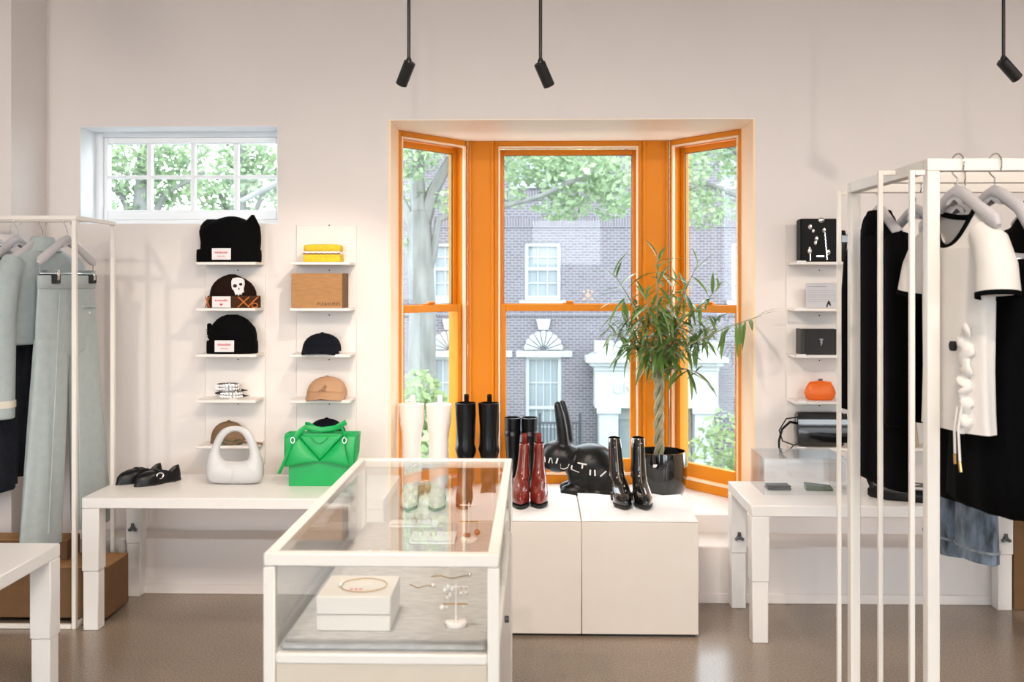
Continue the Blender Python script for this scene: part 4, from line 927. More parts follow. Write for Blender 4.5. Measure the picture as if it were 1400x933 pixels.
obj('bottom_panel', MB().box(kf, CW - kf, kf, CD - kf, .05, .0595), white, T)
for i, (z0, z1) in enumerate(((.06, .35), (.354, dk - .036))):
    d_ = obj('drawer', MB().bbox(CW - .018, CW - .004, kf + .001, CD - kf - .001, z0, z1, .002), whitemetal, T)
    for yy in (.50,): obj('lock', MB().cyl((CW - .004, yy, z1 - .06), (CW + .008, yy, z1 - .06), .009, 14), darkmetal, d_)
gl = dict(front=(kf, CW - kf, .010, .014, dk - .0115, CH - .0295), back=(kf, CW - kf, CD - .014, CD - .010, dk - .0115, CH - .0295), side=(.010, .014, kf, CD - kf, dk - .03, CH - .0295))
for k, b_ in gl.items(): obj(k + '_glass', MB().box(*b_), cglass, T)
for y0, y1, xo in ((kf, CD * .53, .0), (CD * .47, CD - kf, .006)): 
    s = obj('sliding_glass_door', MB().box(CW - .016 + xo, CW - .0125 + xo, y0, y1, dk - .03, CH - .0295), cglass, T)
    obj('door_edge', MB().box(CW - .017 + xo, CW - .0115 + xo, y1, y1 + .003, dk - .03, CH - .03), whitemetal, s)
obj('top_glass', MB().box(kf + .0003, CW - kf - .0003, kf + .0003, CD - kf - .0003, CH - .008, CH - .004), cglass, T)
def oncase(u, v): return PZ(u, v, dk + .0008)
# white box with bracelet on top
p = oncase(483, 863.5); gb = 'things inside the glass case'
T = thing('jewellery_box', 'white two tier box inside the glass case', 'box', (p.x, p.y, dk + .0006))
hw = 51 * 2.35 / F; BXH = .080
obj('box_base', MB().bbox(-hw, hw, 0, .17, 0, .037, .002), plinthw, T); obj('box_lid', MB().bbox(-hw - .0006, hw + .0006, -.0006, .1706, .0385, BXH, .002), plinthw, T)
pr2 = MB()
for a in (0, .011, .022): pr2.box(-.018 + a, -.011 + a, .05 + .1 * a, .062 + .1 * a, BXH + .0001, BXH + .0006)
o = obj('printed_mark', pr2, pink, T, None); o['label'] = 'small pink and red printed mark'
T2_ = thing('bracelet', 'thin gold bracelet with pearls lying on the white box', 'bracelet', (p.x + .01, p.y + .085, dk + .0006 + BXH + .0008))
obj('hoop', MB().tube([(.055 * cos(t), .055 * sin(t), .0012) for t in [2 * pi * i / 40 for i in range(41)]], .0012, 6), gold, T2_)
for i in range(5): t = pi + .12 * (i - 2); obj('bead', MB().sphere((.055 * cos(t), .055 * sin(t), .005), .0048, 10, 6), pearl, T2_)
def ear_stand(u, v, h, label, ml, drops):
    p = oncase(u, v); T = thing('earring_stand', label, 'jewellery stand', (p.x, p.y, dk + .0006))
    obj('base', MB().lathe([(.024, 0), (.026, .003), (.026, .010), (.023, .013), (.004, .014)], n=28), creamleather, T)
    obj('stem', MB().cyl((0, 0, .012), (0, 0, h), .0022, 8), creamleather, T)
    obj('arm', MB().cyl((-.028, 0, h - .006), (.028, 0, h - .006), .0018, 8), creamleather, T); obj('arm', MB().cyl((-.03, 0, h * .52), (.028, 0, h * .52), .0018, 8), gold, T)
    for i, (x, z, r_) in enumerate(drops):
        e = obj('earring', MB().sphere((x, -.004, z), r_, 12, 8), ml, T); obj('ear_hook', MB().tube([(x, -.004, z + r_), (x, -.003, h - .004 if z > h * .5 else h * .52)], .0007, 5), gold, e)
ear_stand(623.5, 856, .098, 'cream earring stand hung with pearl and gold earrings', pearl, [(-.025, .085, .006), (-.018, .092, .007), (-.008, .087, .006), (-.013, .075, .006), (.012, .078, .005), (.024, .078, .006), (-.02, .068, .005), (-.033, .044, .006), (-.022, .046, .003), (.018, .047, .003)])
ear_stand(641, 741, .12, 'earring stand hung with amber drop earrings', amber, [(-.010, .022, .0075), (.0, .022, .0075), (.026, .030, .010)])
for k, (u, v, ln, lab) in enumerate(((640, 790, .10, 'gold necklace laid straight on the linen behind the earring stand'), (590, 803, .06, 'short gold chain laid beside the white box'), (452, 775, .05, 'gold chain lying near the glass side of the case'), (500, 772, .07, 'pearl necklace lying behind the white box'))):
    p = oncase(u, v); T = thing('necklace', lab, 'necklace', (p.x, p.y, dk + .0010))
    obj('chain', MB().tube([(lerp(-ln, 0, i / 12), .012 * sin(i * .7 + k), .0012) for i in range(13)], .0011, 6), gold, T); obj('pendant', MB().sphere((.004, .012 * sin(8.4 + k), .0048), .0055, 10, 6), pearl if k % 2 else silver, T)
for u, v, w, d_, lab in ((510, 770.5, .062, .10, 'flat white jewellery tray behind the white box'), (590, 745, .07, .12, 'flat white jewellery tray near the middle of the case'), (565, 722, .08, .06, 'flat white jewellery tray at the window end of the case')):
    p = oncase(u, v); T = thing('jewellery_tray', lab, 'tray', (p.x, p.y, dk + .0006)); obj('tray_base', MB().bbox(-w, w, 0, d_, 0, .008, .002), paper, T)
    obj('tray_rim', frame_mb(-w, w, 0, d_, .0082, .012, .004, .004, .001, .001, .0004), paper, T)
    for i in range(3): obj('ring', MB().tube([(-w * .6 + w * .6 * i + .009 * cos(t), d_ / 2, .0175 + .009 * sin(t)) for t in [2 * pi * j / 14 for j in range(15)]], .0014, 6), gold if i % 2 else silver, T)

# ------------------------------------------------------------------ hangers and clothes
def hanger(p, rz, label, span=.20, clips=None, drop=.20, hook=.024, clipd=.046):
    T = thing('clothes_hanger', label, 'hanger', p, rz, None)
    hk = [(hook * cos(t), 0, -hook * .55 + hook * sin(t)) for t in [R(-35) + R(275) * i / 18 for i in range(19)]]
    hk = hk + [(0, 0, -.056), (0, 0, -.095)]
    obj('hook', MB().tube(hk, .0022, 8), chrome, T)
    b_ = MB().tube([(-span, 0, -drop - .004), (-span * .93, 0, -drop + .012), (-span * .55, 0, -.148), (-.035, 0, -.106), (0, 0, -.095), (.035, 0, -.106), (span * .55, 0, -.148), (span * .93, 0, -drop + .012), (span, 0, -drop - .004)], [.008, .017, .015, .015, .016, .015, .015, .017, .008], 12, 1.25, up=(0, 1, 0))
    b_.prism_y([(-.028, -.100), (0, -.088), (.028, -.100), (.042, -.135), (.022, -.130), (0, -.118), (-.022, -.130), (-.042, -.135)], -.011, .011)
    obj('hanger_body', b_, hangergrey, T, 60)
    if clips:
        z = -drop - .045; obj('clip_bar', MB().tube([(-span * .95, 0, -drop), (-span * .95, 0, z), (span * .95, 0, z), (span * .95, 0, -drop)], .0022, 6), chrome, T)
        for x in clips:
            c = obj('clip', MB().bbox(x - .019, x + .019, -clipd, clipd, z - .045, z - .004, .003), clipblack, T); obj('clip_spring', MB().bbox(x - .007, x + .007, -clipd - .004, clipd + .004, z - .03, z + .016, .002), chrome, c)
    return T
def torso(rows, n=56, p=.85, fold=.0, k=9):
    rg = []
    for i, r_ in enumerate(rows):
        z, l, r, hd = r_[:4]; f = r_[4] if len(r_) > 4 else fold
        rg.append(ring((l + r) / 2, 0, z, (r - l) / 2, hd, n, p, f, k, z * 3))
    return MB().loft(rg)
def sleeve(mb, pts, r, flat=.8): return mb.tube(pts, r, 16, flat, up=(0, 1, 0))
def pants(T, m, zw, zc_, zh, ww, wh, gap, hd=.05, legw=.13, fold=.03, nm='trouser_legs'):
    mb = torso([(zw, -ww, ww, hd * .55), (zw - .04, -ww * 1.01, ww * 1.01, hd * .7), (lerp(zw, zc_, .6), -ww * 1.08, ww * 1.08, hd), (zc_, -ww * 1.12, ww * 1.12, hd * 1.05), (zc_ - .03, -ww * 1.10, ww * 1.10, hd * .6)], fold=fold, k=7)
    for s_ in (-1, 1):
        rg = []
        for i in range(9):
            t = i / 8; z = lerp(zc_ + .06, zh, t); c = s_ * lerp(ww * .56, gap + legw, t); hw = lerp(ww * .56, legw, t)
            rg.append(ring(c, 0, z + (.01 * s_ if i == 8 else 0), hw, lerp(hd * 1.02, hd * 1.2, t), 40, .9, fold * (1 + t), 6, i * .25 + s_))
        mb.loft(rg)
    o = obj(nm, mb, m, T, 70); return o
# left rack
RKx = TLx - .032; ry0 = PC(109, 700, 4.41).y; ry1 = ry0 + .42; RZT = 1.785; xl = -3.6; tk = .020
T = thing('clothes_rack', 'slim white clothes rack holding the sage jacket and trousers', 'clothes rack', (xl, ry0, 0)); w = RKx - xl
for x in (0, w - tk):
    for y in (0, .42 - tk): obj('post', MB().bbox(x, x + tk, y, y + tk, 0, RZT - tk - .0005, .002), whitemetal, T)
    obj('side_bar', MB().bbox(x, x + tk, tk + .001, .42 - tk - .001, RZT - tk, RZT, .002), whitemetal, T); obj('side_bar', MB().bbox(x, x + tk, tk + .001, .42 - tk - .001, .001, tk, .002), whitemetal, T)
for y in (0, .42 - tk): obj('base_bar', MB().bbox(tk + .0005, w - tk - .0005, y, y + tk, .001, tk, .002), whitemetal, T)
obj('top_bar', MB().bbox(0, w, 0, tk, RZT - tk, RZT, .002), whitemetal, T)
obj('top_bar', MB().bbox(0, tk, .42 - tk, .42, RZT - tk, RZT, .002), whitemetal, T); obj('top_bar', MB().bbox(w - tk, w, .42 - tk, .42, RZT - tk, RZT, .002), whitemetal, T)
ry = ry0 + .21; obj('hanging_rod', MB().cyl((tk, .21, RZT - .010), (w - tk, .21, RZT - .010), .0085, 12), whitemetal, T)
def rodx(u): return PY(u, 296, ry).x
HL = RZT + .0005; TH = R(76)
px_ = rodx(92)
hanger((px_, ry, HL), TH, 'grey clip hanger holding the sage trousers', .185, clips=(-.115, .125), drop=.205)
T = thing('trousers', 'sage wool wide leg trousers clipped to a hanger', 'trousers', (px_, ry, HL), TH)
pants(T, sage, -.268, -.60, -1.43, .178, .2, .045, .036, .125, .03)
obj('waistband', torso([(-.258, -.182, .182, .030), (-.262, -.186, .186, .034), (-.315, -.187, .187, .034), (-.318, -.182, .182, .030)]), sage, T, 70)
obj('pocket_welt', MB().bbox(.06, .15, -.042, -.028, -.405, -.395, .002), sage, T); obj('pocket_button', MB().sphere((.10, -.041, -.43), (.006, .003, .006), 10, 6), sageband, T)
for x in (-.09, .02): obj('crease', MB().tube([(x * (1 + .9 * i / 8), -.034 - .008 * i / 8, lerp(-.33, -1.38, i / 8)) for i in range(9)], .0045, 6), sage, T)
jx = rodx(58); jr = R(74)
hanger((jx, ry, HL), jr, 'grey hanger inside the sage jacket', .19)
T = thing('jacket', 'cropped sage wool jacket with high collar and cream cuff straps', 'jacket', (jx, ry, HL), jr)
mb = torso([(-.115, -.055, .055, .035), (-.135, -.075, .075, .05), (-.155, -.12, .12, .050), (-.175, -.175, .175, .050), (-.205, -.205, .205, .050), (-.28, -.205, .205, .052, .01), (-.42, -.20, .20, .054, .015), (-.545, -.195, .195, .053, .02), (-.565, -.195, .195, .052, .02)], p=.9)
for s_ in (-1, 1): sleeve(mb, [(s_ * .165, 0, -.195), (s_ * .215, -.005, -.26), (s_ * .245, -.012, -.42), (s_ * .250, -.02, -.60), (s_ * .252, -.022, -.80), (s_ * .252, -.022, -.875)], [.045, .052, .050, .046, .043, .043], 1.2)
obj('jacket_body', bake(mb, sage, .008, 5), None, T)
obj('collar', torso([(-.085, -.048, .048, .036), (-.088, -.054, .054, .042), (-.125, -.072, .072, .052), (-.150, -.098, .098, .066), (-.154, -.094, .094, .06)], p=.95), sage, T, 70)
for s_ in (-1, 1): obj('cuff_strap', MB().tube([(s_ * .252, -.022, -.795), (s_ * .252, -.022, -.825)], .0455, 16, 1.22, up=(0, 1, 0)), sageband, T, 60)
nx = rodx(24); hanger((nx, ry, HL), R(78), 'pale hanger behind the sage jacket', .17, clips=(-.1, .1), clipd=.026)
T = thing('trousers', 'ink navy denim trousers hanging behind the sage jacket', 'trousers', (nx, ry, HL), R(78)); pants(T, denimdk, -.268, -.55, -1.18, .17, .2, .01, .032, .10, .03)
dx_ = rodx(-12); hanger((dx_, ry, HL), R(72), 'pale grey hanger beside the sage jacket', .17)
T = thing('jumpsuit', 'indigo denim jumpsuit with a shiny black neck strap', 'garment', (dx_, ry, HL), R(72))
obj('jumpsuit_body', torso([(-.16, -.03, .05, .02), (-.22, -.06, .075, .03), (-.30, -.12, .10, .05), (-.36, -.17, .125, .05), (-.5, -.18, .125, .052, .02), (-.75, -.17, .12, .052, .03), (-1.0, -.18, .125, .054, .03), (-1.24, -.19, .125, .054, .03)]), denim, T, 70)
obj('neck_strap', MB().tube([(-.05, -.03, -.16), (-.03, -.035, -.125), (.0, -.036, -.118), (.04, -.034, -.13), (.06, -.02, -.15)], .012, 10, .5), patent, T)
obj('side_seam', MB().tube([(.112 + .006 * sin(i), -.03, lerp(-.4, -1.2, i / 8)) for i in range(9)], .004, 6), denimhem, T)
# cardboard cartons behind the rack
def carton(u0, u1, y, z0, z1, d_, label, drop=0):
    a = PY(u0, 700, y).x; b = PY(u1, 700, y).x; T = thing('carton', label, 'box', ((a + b) / 2, y, z0)); hw = (b - a) / 2
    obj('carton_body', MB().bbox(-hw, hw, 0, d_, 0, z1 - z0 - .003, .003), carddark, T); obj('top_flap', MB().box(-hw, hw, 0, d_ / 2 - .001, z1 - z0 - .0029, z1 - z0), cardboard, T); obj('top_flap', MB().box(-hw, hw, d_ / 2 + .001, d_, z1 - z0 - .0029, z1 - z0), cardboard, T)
carton(-140, 146, 4.45, .001 + tk, .245, .24, 'large brown carton on the floor under the sage trousers')
carton(-140, 92, 4.56, .2455, .335, .13, 'flat brown carton stacked on the large carton')
carton(1386, 1470, 4.86 - .14, LZ + .001 - LZ, .42, .075, 'brown carton standing by the table leg behind the denim shorts')

# ------------------------------------------------------------------ right rack
bt = .036; RX = PC(1273.5, 300, 2.95).x - bt / 2; ya = PC(1273.5, 300, 2.95).y - bt / 2; yb = ya + .755; RT = 1.853; RW = 1.75
T = thing('clothes_rack', 'sturdy white clothes rack with square posts holding black clothes', 'clothes rack', (RX, ya, 0)); Dd = yb - ya
for x in (0, RW - bt):
    for y in (0, Dd - bt): obj('post', MB().bbox(x, x + bt, y, y + bt, 0, RT - bt - .0005, .002), whitemetal, T)
    obj('side_beam', MB().bbox(x, x + bt, bt + .0005, Dd - bt - .0005, RT - bt, RT, .002), whitemetal, T); obj('base_bar', MB().bbox(x, x + bt, bt + .0005, Dd - bt - .0005, .001, .03, .002), whitemetal, T)
YB_ = [0, Dd / 2 - bt / 2, Dd - bt]
for i, y in enumerate(YB_): obj('cross_beam', MB().bbox(0 if i != 1 else bt + .0005, RW if i != 1 else RW - bt - .0005, y, y + bt, RT - bt, RT, .002), whitemetal, T)
tb = .0145
def side_bar(u, zc, top):
    p = PC(u, 400, zc); x, y = p.x - RX, p.y - ya
    o = obj('side_bar', MB().bbox(x - tb / 2, x + tb / 2, y - tb / 2, y + tb / 2, 0, top, .001), whitemetal, T)
    obj('side_bar_stub', MB().bbox(x + tb / 2 + .0003, -.0003, y - tb / 2, y + tb / 2, top - tb, top, .001), whitemetal, o)
side_bar(1147, 3.70, 1.826); side_bar(1203.5, 3.20, 1.846); side_bar(1246.5, 2.955, 1.821)
def rk(u, i): y = ya + YB_[i] + bt / 2; return Vector((PY(u, 240, y).x, y, RT + .0005))
TN = R(-80)
# white ringer tee
h0 = rk(1309, 0); hanger(h0, TN, 'grey hanger carrying the white tee', .19, hook=.0325)
T = thing('t_shirt', 'white jersey tee with black ribbed neck and sleeve edges', 'shirt', h0, TN)
mb = torso([(-.168, -.155, -.10, .02)], 8) if False else MB()
def tee_ring(z, hw, hd, f=.0, n=56, k=8): return ring(0, 0, z, hw, hd, n, .85, f, k, z * 4)
rows = [(-.185, .140, .036, 0), (-.215, .160, .042, 0), (-.26, .165, .046, 0), (-.34, .16, .047, .01), (-.45, .155, .047, .02), (-.60, .15, .047, .03), (-.72, .155, .047, .03), (-.775, .16, .047, .03)]
rows = rows[2:]; mb = MB().loft([tee_ring(a, b, c, f) for a, b, c, f in rows], False, True)
r0 = tee_ring(*rows[0]); nk = []; r1 = []; r2_ = []
for i in range(56):
    t = 2 * pi * i / 56; fr = max(0, -sin(t)); nk.append((.088 * cos(t), .034 * sin(t), -.150 - .105 * fr ** 1.4 - .018 * max(0, sin(t))))
    a, b = nk[-1], r0[i]; sd = abs(cos(t))
    r1.append((lerp(a[0], b[0], .45), lerp(a[1], b[1], .5), lerp(a[2], b[2], .30) + .006 * sd)); r2_.append((lerp(a[0], b[0], .82), lerp(a[1], b[1], .8), lerp(a[2], b[2], .62)))
mb2 = MB().loft([r0, r2_, r1, nk], False, False)
obj('shirt_yoke', mb2, whitecloth, T, 70); obj('shirt_body', mb, whitecloth, T, 70)
obj('neck_rib', MB().tube(nk + [nk[0]], .0085, 8, cap=False), blackcloth, T)
for s_ in (-1, 1):
    sl = [(s_ * .115, 0, -.215), (s_ * .155, 0, -.245), (s_ * .188, -.004, -.31), (s_ * .200, -.008, -.385)]
    sv = obj('sleeve', MB().tube(sl, [.036, .048, .054, .058], 20, .95, up=(0, 1, 0)), whitecloth, T, 70)
    e = Vector(sl[-1]); d_ = (e - Vector(sl[-2])).normalized(); obj('sleeve_rib', MB().tube([e - d_ * .002, e + d_ * .012], .0595, 20, .95, up=(0, 1, 0), cap=False), blackcloth, sv); obj('sleeve_opening', MB().tube([e + d_ * .0005, e + d_ * .001], .053, 20, .95, up=(0, 1, 0)), whitecloth, sv)
rf = MB().tube([(.11 + .010 * sin(i * .9), -.046 - .004 * sin(i * 1.3), lerp(-.48, -.77, i / 40)) for i in range(41)], [.017 + .004 * sin(i * 1.6) for i in range(41)], 12, .5); o = obj('ruffle', rf, whitecloth, T, 70); o['label'] = 'white gathered ruffle'
for dx in (0, .018):
    c = obj('drawstring', MB().tube([(.105 + dx, -.066, -.70), (.10 + dx, -.072, -.76), (.106 + dx * 1.3, -.074, -.83 - dx)], .0035, 6), whitecloth, T); obj('cord_tip', MB().cyl((.106 + dx * 1.3, -.074, -.831 - dx), (.108 + dx * 1.5, -.074, -.858 - dx), .0050, 8), gold, c)
obj('emblem_patch', MB().prism_y([(.06 + .011 * cos(t), -.535 + .014 * sin(t)) for t in [2 * pi * i / 12 for i in range(12)]], -.058, -.045), inkblack, T)
# hanger with clipped black balloon skirt
h1 = rk(1360, 0); hanger(h1, R(-80), 'bare topped grey clip hanger beside the white tee', .20, clips=(-.11, .10), hook=.0325, drop=.245, clipd=.036)
T = thing('skirt', 'long black balloon hem skirt clipped to a hanger', 'skirt', h1, R(-80))
obj('skirt_body', torso([(-.30, -.155, .165, .026), (-.34, -.155, .17, .034), (-.5, -.16, .18, .06, .03), (-.7, -.165, .19, .075, .04), (-.9, -.17, .20, .085, .05), (-.985, -.175, .20, .085, .06), (-1.005, -.15, .18, .065, .05)], k=11), blackcloth, T, 70)
obj('waistband', torso([(-.292, -.166, .166, .026), (-.296, -.170, .170, .029), (-.335, -.172, .172, .032), (-.338, -.168, .168, .030)]), blackcloth, T, 70)
# black dress behind the tee
h2 = rk(1312, 1); hanger(h2, R(-80), 'grey hanger inside the black dress behind the white tee', .18, hook=.0325)
T = thing('dress', 'sleeveless black dress hanging behind the white tee', 'dress', h2, R(-80))
obj('dress_body', torso([(-.15, -.05, .05, .03), (-.185, -.11, .11, .04), (-.23, -.14, .14, .048), (-.5, -.14, .14, .052, .02), (-.8, -.145, .145, .055, .03), (-1.02, -.15, .15, .058, .04), (-1.04, -.14, .14, .05, .04)]), blackcloth, T, 70)
obj('hem_band', torso([(-1.005, -.152, .152, .060, .04), (-1.035, -.154, .154, .062, .04), (-1.05, -.145, .145, .055, .04)]), blackcloth, T, 70)
# black jackets at the right edge
h3 = rk(1430, 0); hanger(h3, R(-82), 'grey hanger inside the black jacket next to the balloon skirt', .15, hook=.0325)
T = thing('jacket', 'black jacket hanging next to the balloon skirt', 'jacket', h3, R(-82))
mb = torso([(-.12, -.05, .05, .035), (-.15, -.09, .09, .045), (-.185, -.14, .14, .048), (-.22, -.16, .16, .05), (-.4, -.16, .16, .052), (-.7, -.16, .16, .054, .02), (-.86, -.165, .165, .054, .03)])
for s_ in (-1, 1): sleeve(mb, [(s_ * .13, 0, -.21), (s_ * .165, 0, -.27), (s_ * .18, -.005, -.45), (s_ * .185, -.005, -.72), (s_ * .185, -.005, -.80)], [.042, .048, .046, .042, .042], 1.1)
obj('jacket_body', bake(mb, blackcloth, .010, 4), None, T); obj('collar', torso([(-.10, -.045, .045, .04), (-.13, -.075, .075, .055), (-.155, -.09, .09, .065)]), blackcloth, T, 70)
# washed denim shorts
h4 = rk(1312, 2); hanger(h4, R(-76), 'clip hanger holding the long denim shorts', .18, clips=(-.1, .1), hook=.0325)
T = thing('denim_shorts', 'long washed blue denim shorts below the black dress', 'shorts', h4, R(-76))
pants(T, denimlt, -.28, -.62, -1.33, .15, .2, -.005, .036, .098, .02, 'shorts_legs')
for s_ in (-1, 1): obj('hem_stitching', MB().loft([ring(s_ * .092, 0, -1.275 - dz, .0995 + o_, .0445 + o_, 40, .9) for dz, o_ in ((0, .0), (.002, .003), (.008, .003), (.010, 0))]), denimhem, T)
obj('waistband', torso([(-.27, -.153, .153, .034), (-.275, -.157, .157, .038), (-.315, -.158, .158, .040), (-.318, -.153, .153, .036)]), denimlt, T, 70)
# black coat on the far beam
h5 = rk(1202, 2); hanger(h5, R(-88), 'grey hanger inside the long black coat', .19, hook=.0325)
T = thing('coat', 'long black wool coat at the end of the rack by the wall shelves', 'coat', h5, R(-88))
mb = torso([(-.115, -.05, .05, .05), (-.15, -.08, .08, .055), (-.185, -.16, .16, .046), (-.22, -.205, .205, .048), (-.4, -.21, .21, .050), (-.7, -.22, .22, .054), (-.95, -.24, .24, .056), (-1.06, -.245, .25, .057)])
for s_ in (-1, 1): sleeve(mb, [(s_ * .16, 0, -.21), (s_ * .21, 0, -.27), (s_ * .225, -.01, -.45), (s_ * .23, -.015, -.70), (s_ * .23, -.02, -.84)], [.045, .055, .052, .048, .048], 1.15)
obj('coat_body', bake(mb, blackcloth, .010, 4), None, T)
obj('collar', torso([(-.10, -.05, .05, .034), (-.105, -.056, .056, .038), (-.15, -.085, .085, .050), (-.19, -.11, .11, .054), (-.193, -.105, .105, .05)]), blackcloth, T, 70)
h6 = rk(1252, 2); hanger(h6, R(-76), 'grey clip hanger between the black coat and white tee', .19, clips=(-.11, .11), hook=.0325, drop=.22)
T = thing('skirt', 'short black pleated skirt clipped between coat and tee', 'skirt', h6, R(-76))
obj('skirt_body', torso([(-.29, -.16, .16, .04), (-.4, -.17, .17, .06, .03), (-.6, -.185, .185, .075, .06), (-.84, -.20, .20, .085, .08)], k=15), blackcloth, T, 70); obj('waistband', torso([(-.282, -.162, .162, .044), (-.286, -.166, .166, .048), (-.325, -.168, .168, .05)]), blackcloth, T, 70)

# ------------------------------------------------------------------ things on the right wall shelves
# black evening bag with jewelled charms
p = sp(1116.5, 0); T = thing('evening_bag', 'square black bag studded with silver crystal charms', 'bag', p); kk = K * .985
obj('bag_body', MB().bbox(-25 * kk, 25 * kk, -.04, .04, 0, 59 * kk, .006), mat('black satin', (.003, .003, .0035), .45, spec=.15), T); obj('clasp', MB().sphere((3 * kk, -.043, 57 * kk), (.016, .008, .014), 14, 8), silver, T)
def ch(cu, cv): return (cu / 6.436 - 66.5) * kk, (461 - cv) / 6.436 * kk
for a, b, s_ in ((350, 155, 1), (375, 190, .8), (405, 260, 1), (395, 295, .9), (348, 370, 1.1), (470, 185, 1), (510, 378, 1.1), (345, 345, .7)):
    x, z = ch(a, b); obj('crystal_charm', MB().sphere((x, -.043, z), (.010 * s_, .006, .014 * s_), 8, 6), silver, T, 10)
obj('charm_chain', MB().tube([(ch(475 + 20 * i / 16 + 5 * (i % 2), 0)[0], -.043, ch(0, 200 + 245 * i / 16)[1]) for i in range(17)], .003, 6), silver, T)
obj('charm_chain', MB().tube([(ch(348 + 4 * (i % 2), 0)[0], -.043, ch(0, 385 + 65 * i / 6)[1]) for i in range(7)], .003, 6), silver, T)
lt = MB()
for i in range(6): x, z = ch(408 + 11 * i, 418); lt.box(x, x + .0045, -.0412, -.0402, z, z + .006)
o = obj('lettering', lt, silver, T, None); o['kind'] = 'stuff'
p = sp(1151, 0, IY); T = thing('black_pouch', 'small black pouch beside the square charm bag', 'pouch', p); obj('pouch_body', MB().loft([ring(0, 0, z, a, b, 24, .8) for z, a, b in ((.0, .012, .02), (.04, .02, .03), (.1, .024, .034), (.15, .014, .02), (.152, .005, .01))]), blackleather, T, 70); obj('flap', MB().bbox(-.015, .02, -.036, -.030, .09, .13, .004), patent, T)
# printed acrylic sign
p = sp(1127, 1); T = thing('acrylic_sign', 'clear sign with printed grey text on the shelf below the charm bag', 'sign', p); kk = K
hw = 25 * kk; hh = 34 * kk; obj('plate', MB().bbox(-hw, hw, -.003, .003, 0, hh, .001), mat('frosted grey acrylic', (.52, .50, .52), .3, var=.05), T); obj('stand_foot', MB().bbox(-hw * .6, hw * .6, .0032, .04, 0, .004, .001), acryl, T)
ln = MB(); r5 = random.Random(2)
ln.box(-hw * .9, hw * .1, -.0036, -.0031, hh * .84, hh * .88)
for i in range(7):
    x = -hw * .9
    while x < hw * .8: w = r5.uniform(.006, .016); ln.box(x, min(x + w, hw * .85), -.0036, -.0031, hh * (.68 - .07 * i), hh * (.695 - .07 * i)); x += w + .003
o = obj('lettering', ln, inkgrey, T, None); o['kind'] = 'stuff'
obj('printed_drop', MB().prism_y([(hw * .22 + a * .012, hh * .14 + b * .02) for a, b in ((-1, -.6), (-.6, .3), (0, 1), (.7, .5), (1, -.4), (.4, -.3), (.1, .1), (-.3, -.2), (-.4, -.7))], -.0037, -.0031), inkblack, T)
# black box with emblem
p = sp(1118, 2); T = thing('presentation_box', 'flat black box with a small grey emblem', 'box', p); hw = 26 * K; hh = 34 * K
obj('box_body', MB().bbox(-hw, hw, -.045, .045, 0, hh, .003), charcoal if False else mat('black card', (.012, .010, .009), .55), T); obj('lid', MB().bbox(-hw - .001, -hw + .018, -.046, .046, 0, hh + .001, .002), mat('dark brown card', (.030, .026, .022), .5), T)
e = MB().prism_y([(.004 + a * .011, hh * .5 + b * .017) for a, b in ((-.9, .9), (.3, 1), (1, .7), (.4, .3), (.6, -.2), (.1, -1), (-.3, -.9), (0, -.3), (-.5, -.2), (-.2, .3))], -.0462, -.0455); obj('emblem', e, inkgrey, T)
# orange frame purse
p = sp(1121, 3); T = thing('frame_purse', 'small orange leather purse with a kiss lock', 'purse', p)
obj('purse_body', MB().loft([ring(0, 0, z, a, b, 36, .8, .0) for z, a, b in ((.0, .055, .025), (.006, .066, .032), (.035, .0755, .038), (.065, .064, .028), (.082, .052, .018), (.086, .046, .010))]), orangepurse, T, 70)
obj('frame', MB().tube([(-.054, -.006, .070), (-.050, -.008, .084), (0, -.008, .090), (.050, -.008, .084), (.054, -.006, .070)], .004, 8), orangepurse, T); obj('kiss_lock', MB().sphere((-.004, -.006, .096), .006, 10, 6).sphere((.006, -.004, .097), .006, 10, 6), darkmetal, T)
# black shoulder bag
p = sp(1120, 4); T = thing('shoulder_bag', 'glossy black shoulder bag with its strap hanging over the shelf', 'bag', (p.x, p.y, SH[4] + .0015)); 
obj('bag_body', MB().loft([ring(0, 0, z, a, b, 40, .5, .01, 7) for z, a, b in ((.0, .108, .045), (.008, .115, .052), (.08, .119, .05), (.145, .117, .038), (.160, .112, .028), (.163, .10, .018))]), patent, T, 70)
obj('flap', MB().grid(lambda u, v: (lerp(-.115, .118, u), -.054 - .006 * sin(pi * v) + .024 * max(0, v - .8), lerp(.02, .160, v)), 10, 8), patent, T, 70)
obj('strap', MB().tube([(-.11, -.03, .11), (-.15, -.04, .118), (-.19, -.05, .085), (-.207, -.06, .03), (-.212, -.085, -.01), (-.195, -.10, -.022), (-.165, -.095, -.006), (-.14, -.07, .012), (-.11, -.05, .014)], .0065, 8, .4), blackleather, T)
obj('strap', MB().tube([(-.11, -.03, .14), (-.17, -.05, .135), (-.205, -.055, .08), (-.19, -.06, .03), (-.14, -.06, .012)], .0035, 6), blackleather, T)
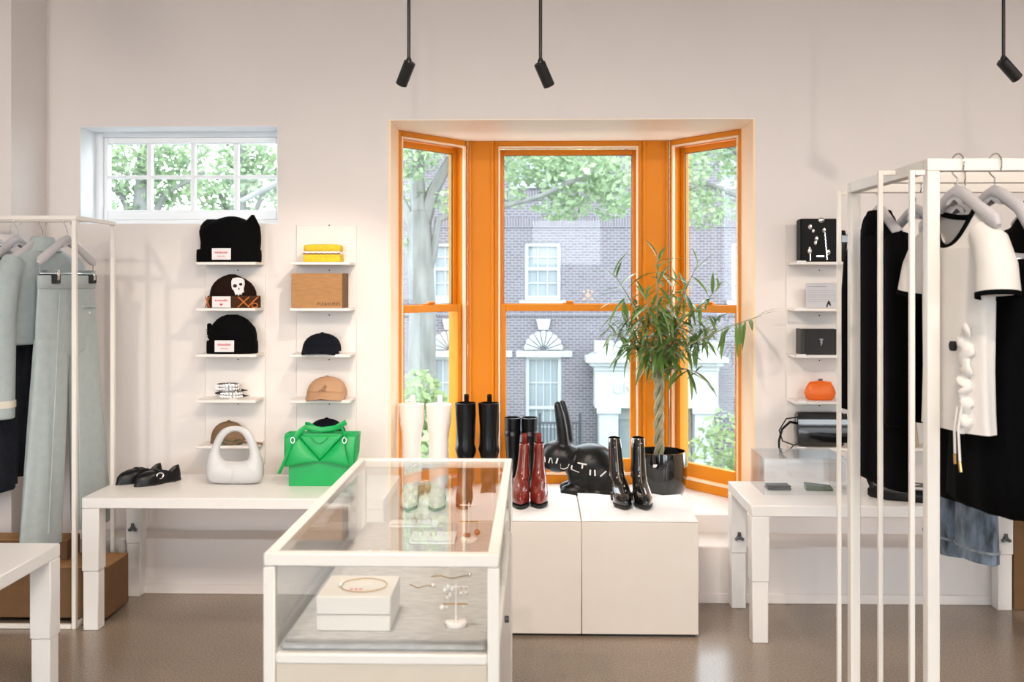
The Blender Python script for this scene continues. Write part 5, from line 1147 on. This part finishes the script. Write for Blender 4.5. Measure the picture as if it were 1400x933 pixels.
# khaki bag half hidden by the clothes
p = sp(1236, 4); T = thing('tote_bag', 'khaki canvas bag on the shelf behind the black skirt', 'bag', (p.x, p.y, SH[4] + .0015)); obj('bag_body', MB().loft([ring(0, 0, z, a, b, 28, .4) for z, a, b in ((0, .06, .045), (.008, .062, .047), (.15, .05, .03), (.155, .045, .026))]), khaki, T, 50); obj('handle', MB().tube([(.03 * cos(t), 0, .153 + .03 * sin(t)) for t in [pi * i / 10 for i in range(11)]], .004, 6), khaki, T)
p = sp(1236, 3); T = thing('sunglasses', 'dark sunglasses on the shelf above the khaki bag', 'sunglasses', (p.x, p.y, SH[3] + .0015))
obj('front_frame', MB().tube([(-.06 + .12 * i / 8, -.06, .014) for i in range(9)], .004, 6), blackmetal, T)
for s_ in (-1, 1): obj('temple', MB().tube([(s_ * .06, -.06, .014), (s_ * .058, .04, .012), (s_ * .055, .06, .005)], .003, 6), blackmetal, T); obj('lens', MB().prism_y([(s_ * .03 + .024 * cos(t), .020 + .014 * sin(t)) for t in [2 * pi * i / 14 for i in range(14)]], -.061, -.059), blackgloss, T)

# ------------------------------------------------------------------ acrylic box and leather goods on the right table
a = PZ(1044, 677, TZ); b = PZ(1157, 677, TZ); aw = b.x - a.x; ah = .155; ad = .27
T = thing('acrylic_box', 'clear acrylic display box on the white table', 'display box', (a.x, a.y, TZ + .0006)); th = .005
for nm, b_ in (('front_panel', (0, aw, 0, th, 0, ah)), ('back_panel', (0, aw, ad - th, ad, 0, ah)), ('side_panel', (0, th, th + .0002, ad - th - .0002, 0, ah)), ('side_panel', (aw - th, aw, th + .0002, ad - th - .0002, 0, ah)), ('top_panel', (0, aw, 0, ad, ah + .0003, ah + th))): obj(nm, MB().box(*b_), acryl, T)
p = PZ(1066, 671, TZ); T = thing('wallet', 'charcoal leather wallet inside the acrylic box', 'wallet', (p.x, p.y, TZ + .0008)); obj('wallet_body', MB().bbox(-.052, .052, -.0, .07, 0, .011, .003), charcoal, T); obj('wallet_flap', MB().bbox(-.052, .052, -.001, .071, .0112, .020, .004), charcoal, T)
p = PZ(1121, 672, TZ); T = thing('wallet', 'olive green leather wallet with slanted fold inside the acrylic box', 'wallet', (p.x, p.y, TZ + .0008), R(-8)); obj('wallet_body', MB().bbox(-.06, .058, -.0, .08, 0, .008, .003), olive, T)
obj('wallet_flap', MB().prism_y([(-.06, .0082), (.056, .0082), (.054, .014), (-.06, .024)], 0, .078), olive, T)
p = PZ(1247, 686, TZ); T = thing('sling_bag', 'black padded bag with white shapes lying on the white table', 'bag', (p.x, p.y + .02, TZ + .0008), R(-14))
oc = [(-.17, .03), (-.10, -.03), (.05, -.05), (.13, -.05), (.16, .0), (.15, .10), (.05, .15), (-.08, .17), (-.15, .13)]
obj('bag_body', MB().loft([[(x * s_, .05 + (y - .05) * s_, z) for x, y in oc] for z, s_ in ((0, .94), (.01, 1), (.035, 1), (.05, .9))]), blackleather, T, 40)
for k, P4 in enumerate((((-.10, .03), (-.03, .0), (.0, .035), (-.06, .07)), ((.0, -.01), (.07, -.02), (.08, .02), (.02, .03)), ((-.06, .09), (.01, .06), (.05, .09), (-.02, .12)), ((.06, .05), (.11, .04), (.12, .07), (.07, .08)))):
    obj('white_shape', MB().prism(P4, .0502, .0518), paper, T)
obj('handle', MB().tube([(-.15, .02, .04), (-.165, .03, .075), (-.14, .07, .09), (-.09, .12, .085), (-.05, .15, .05)], .012, 8, .5), blackleather, T)
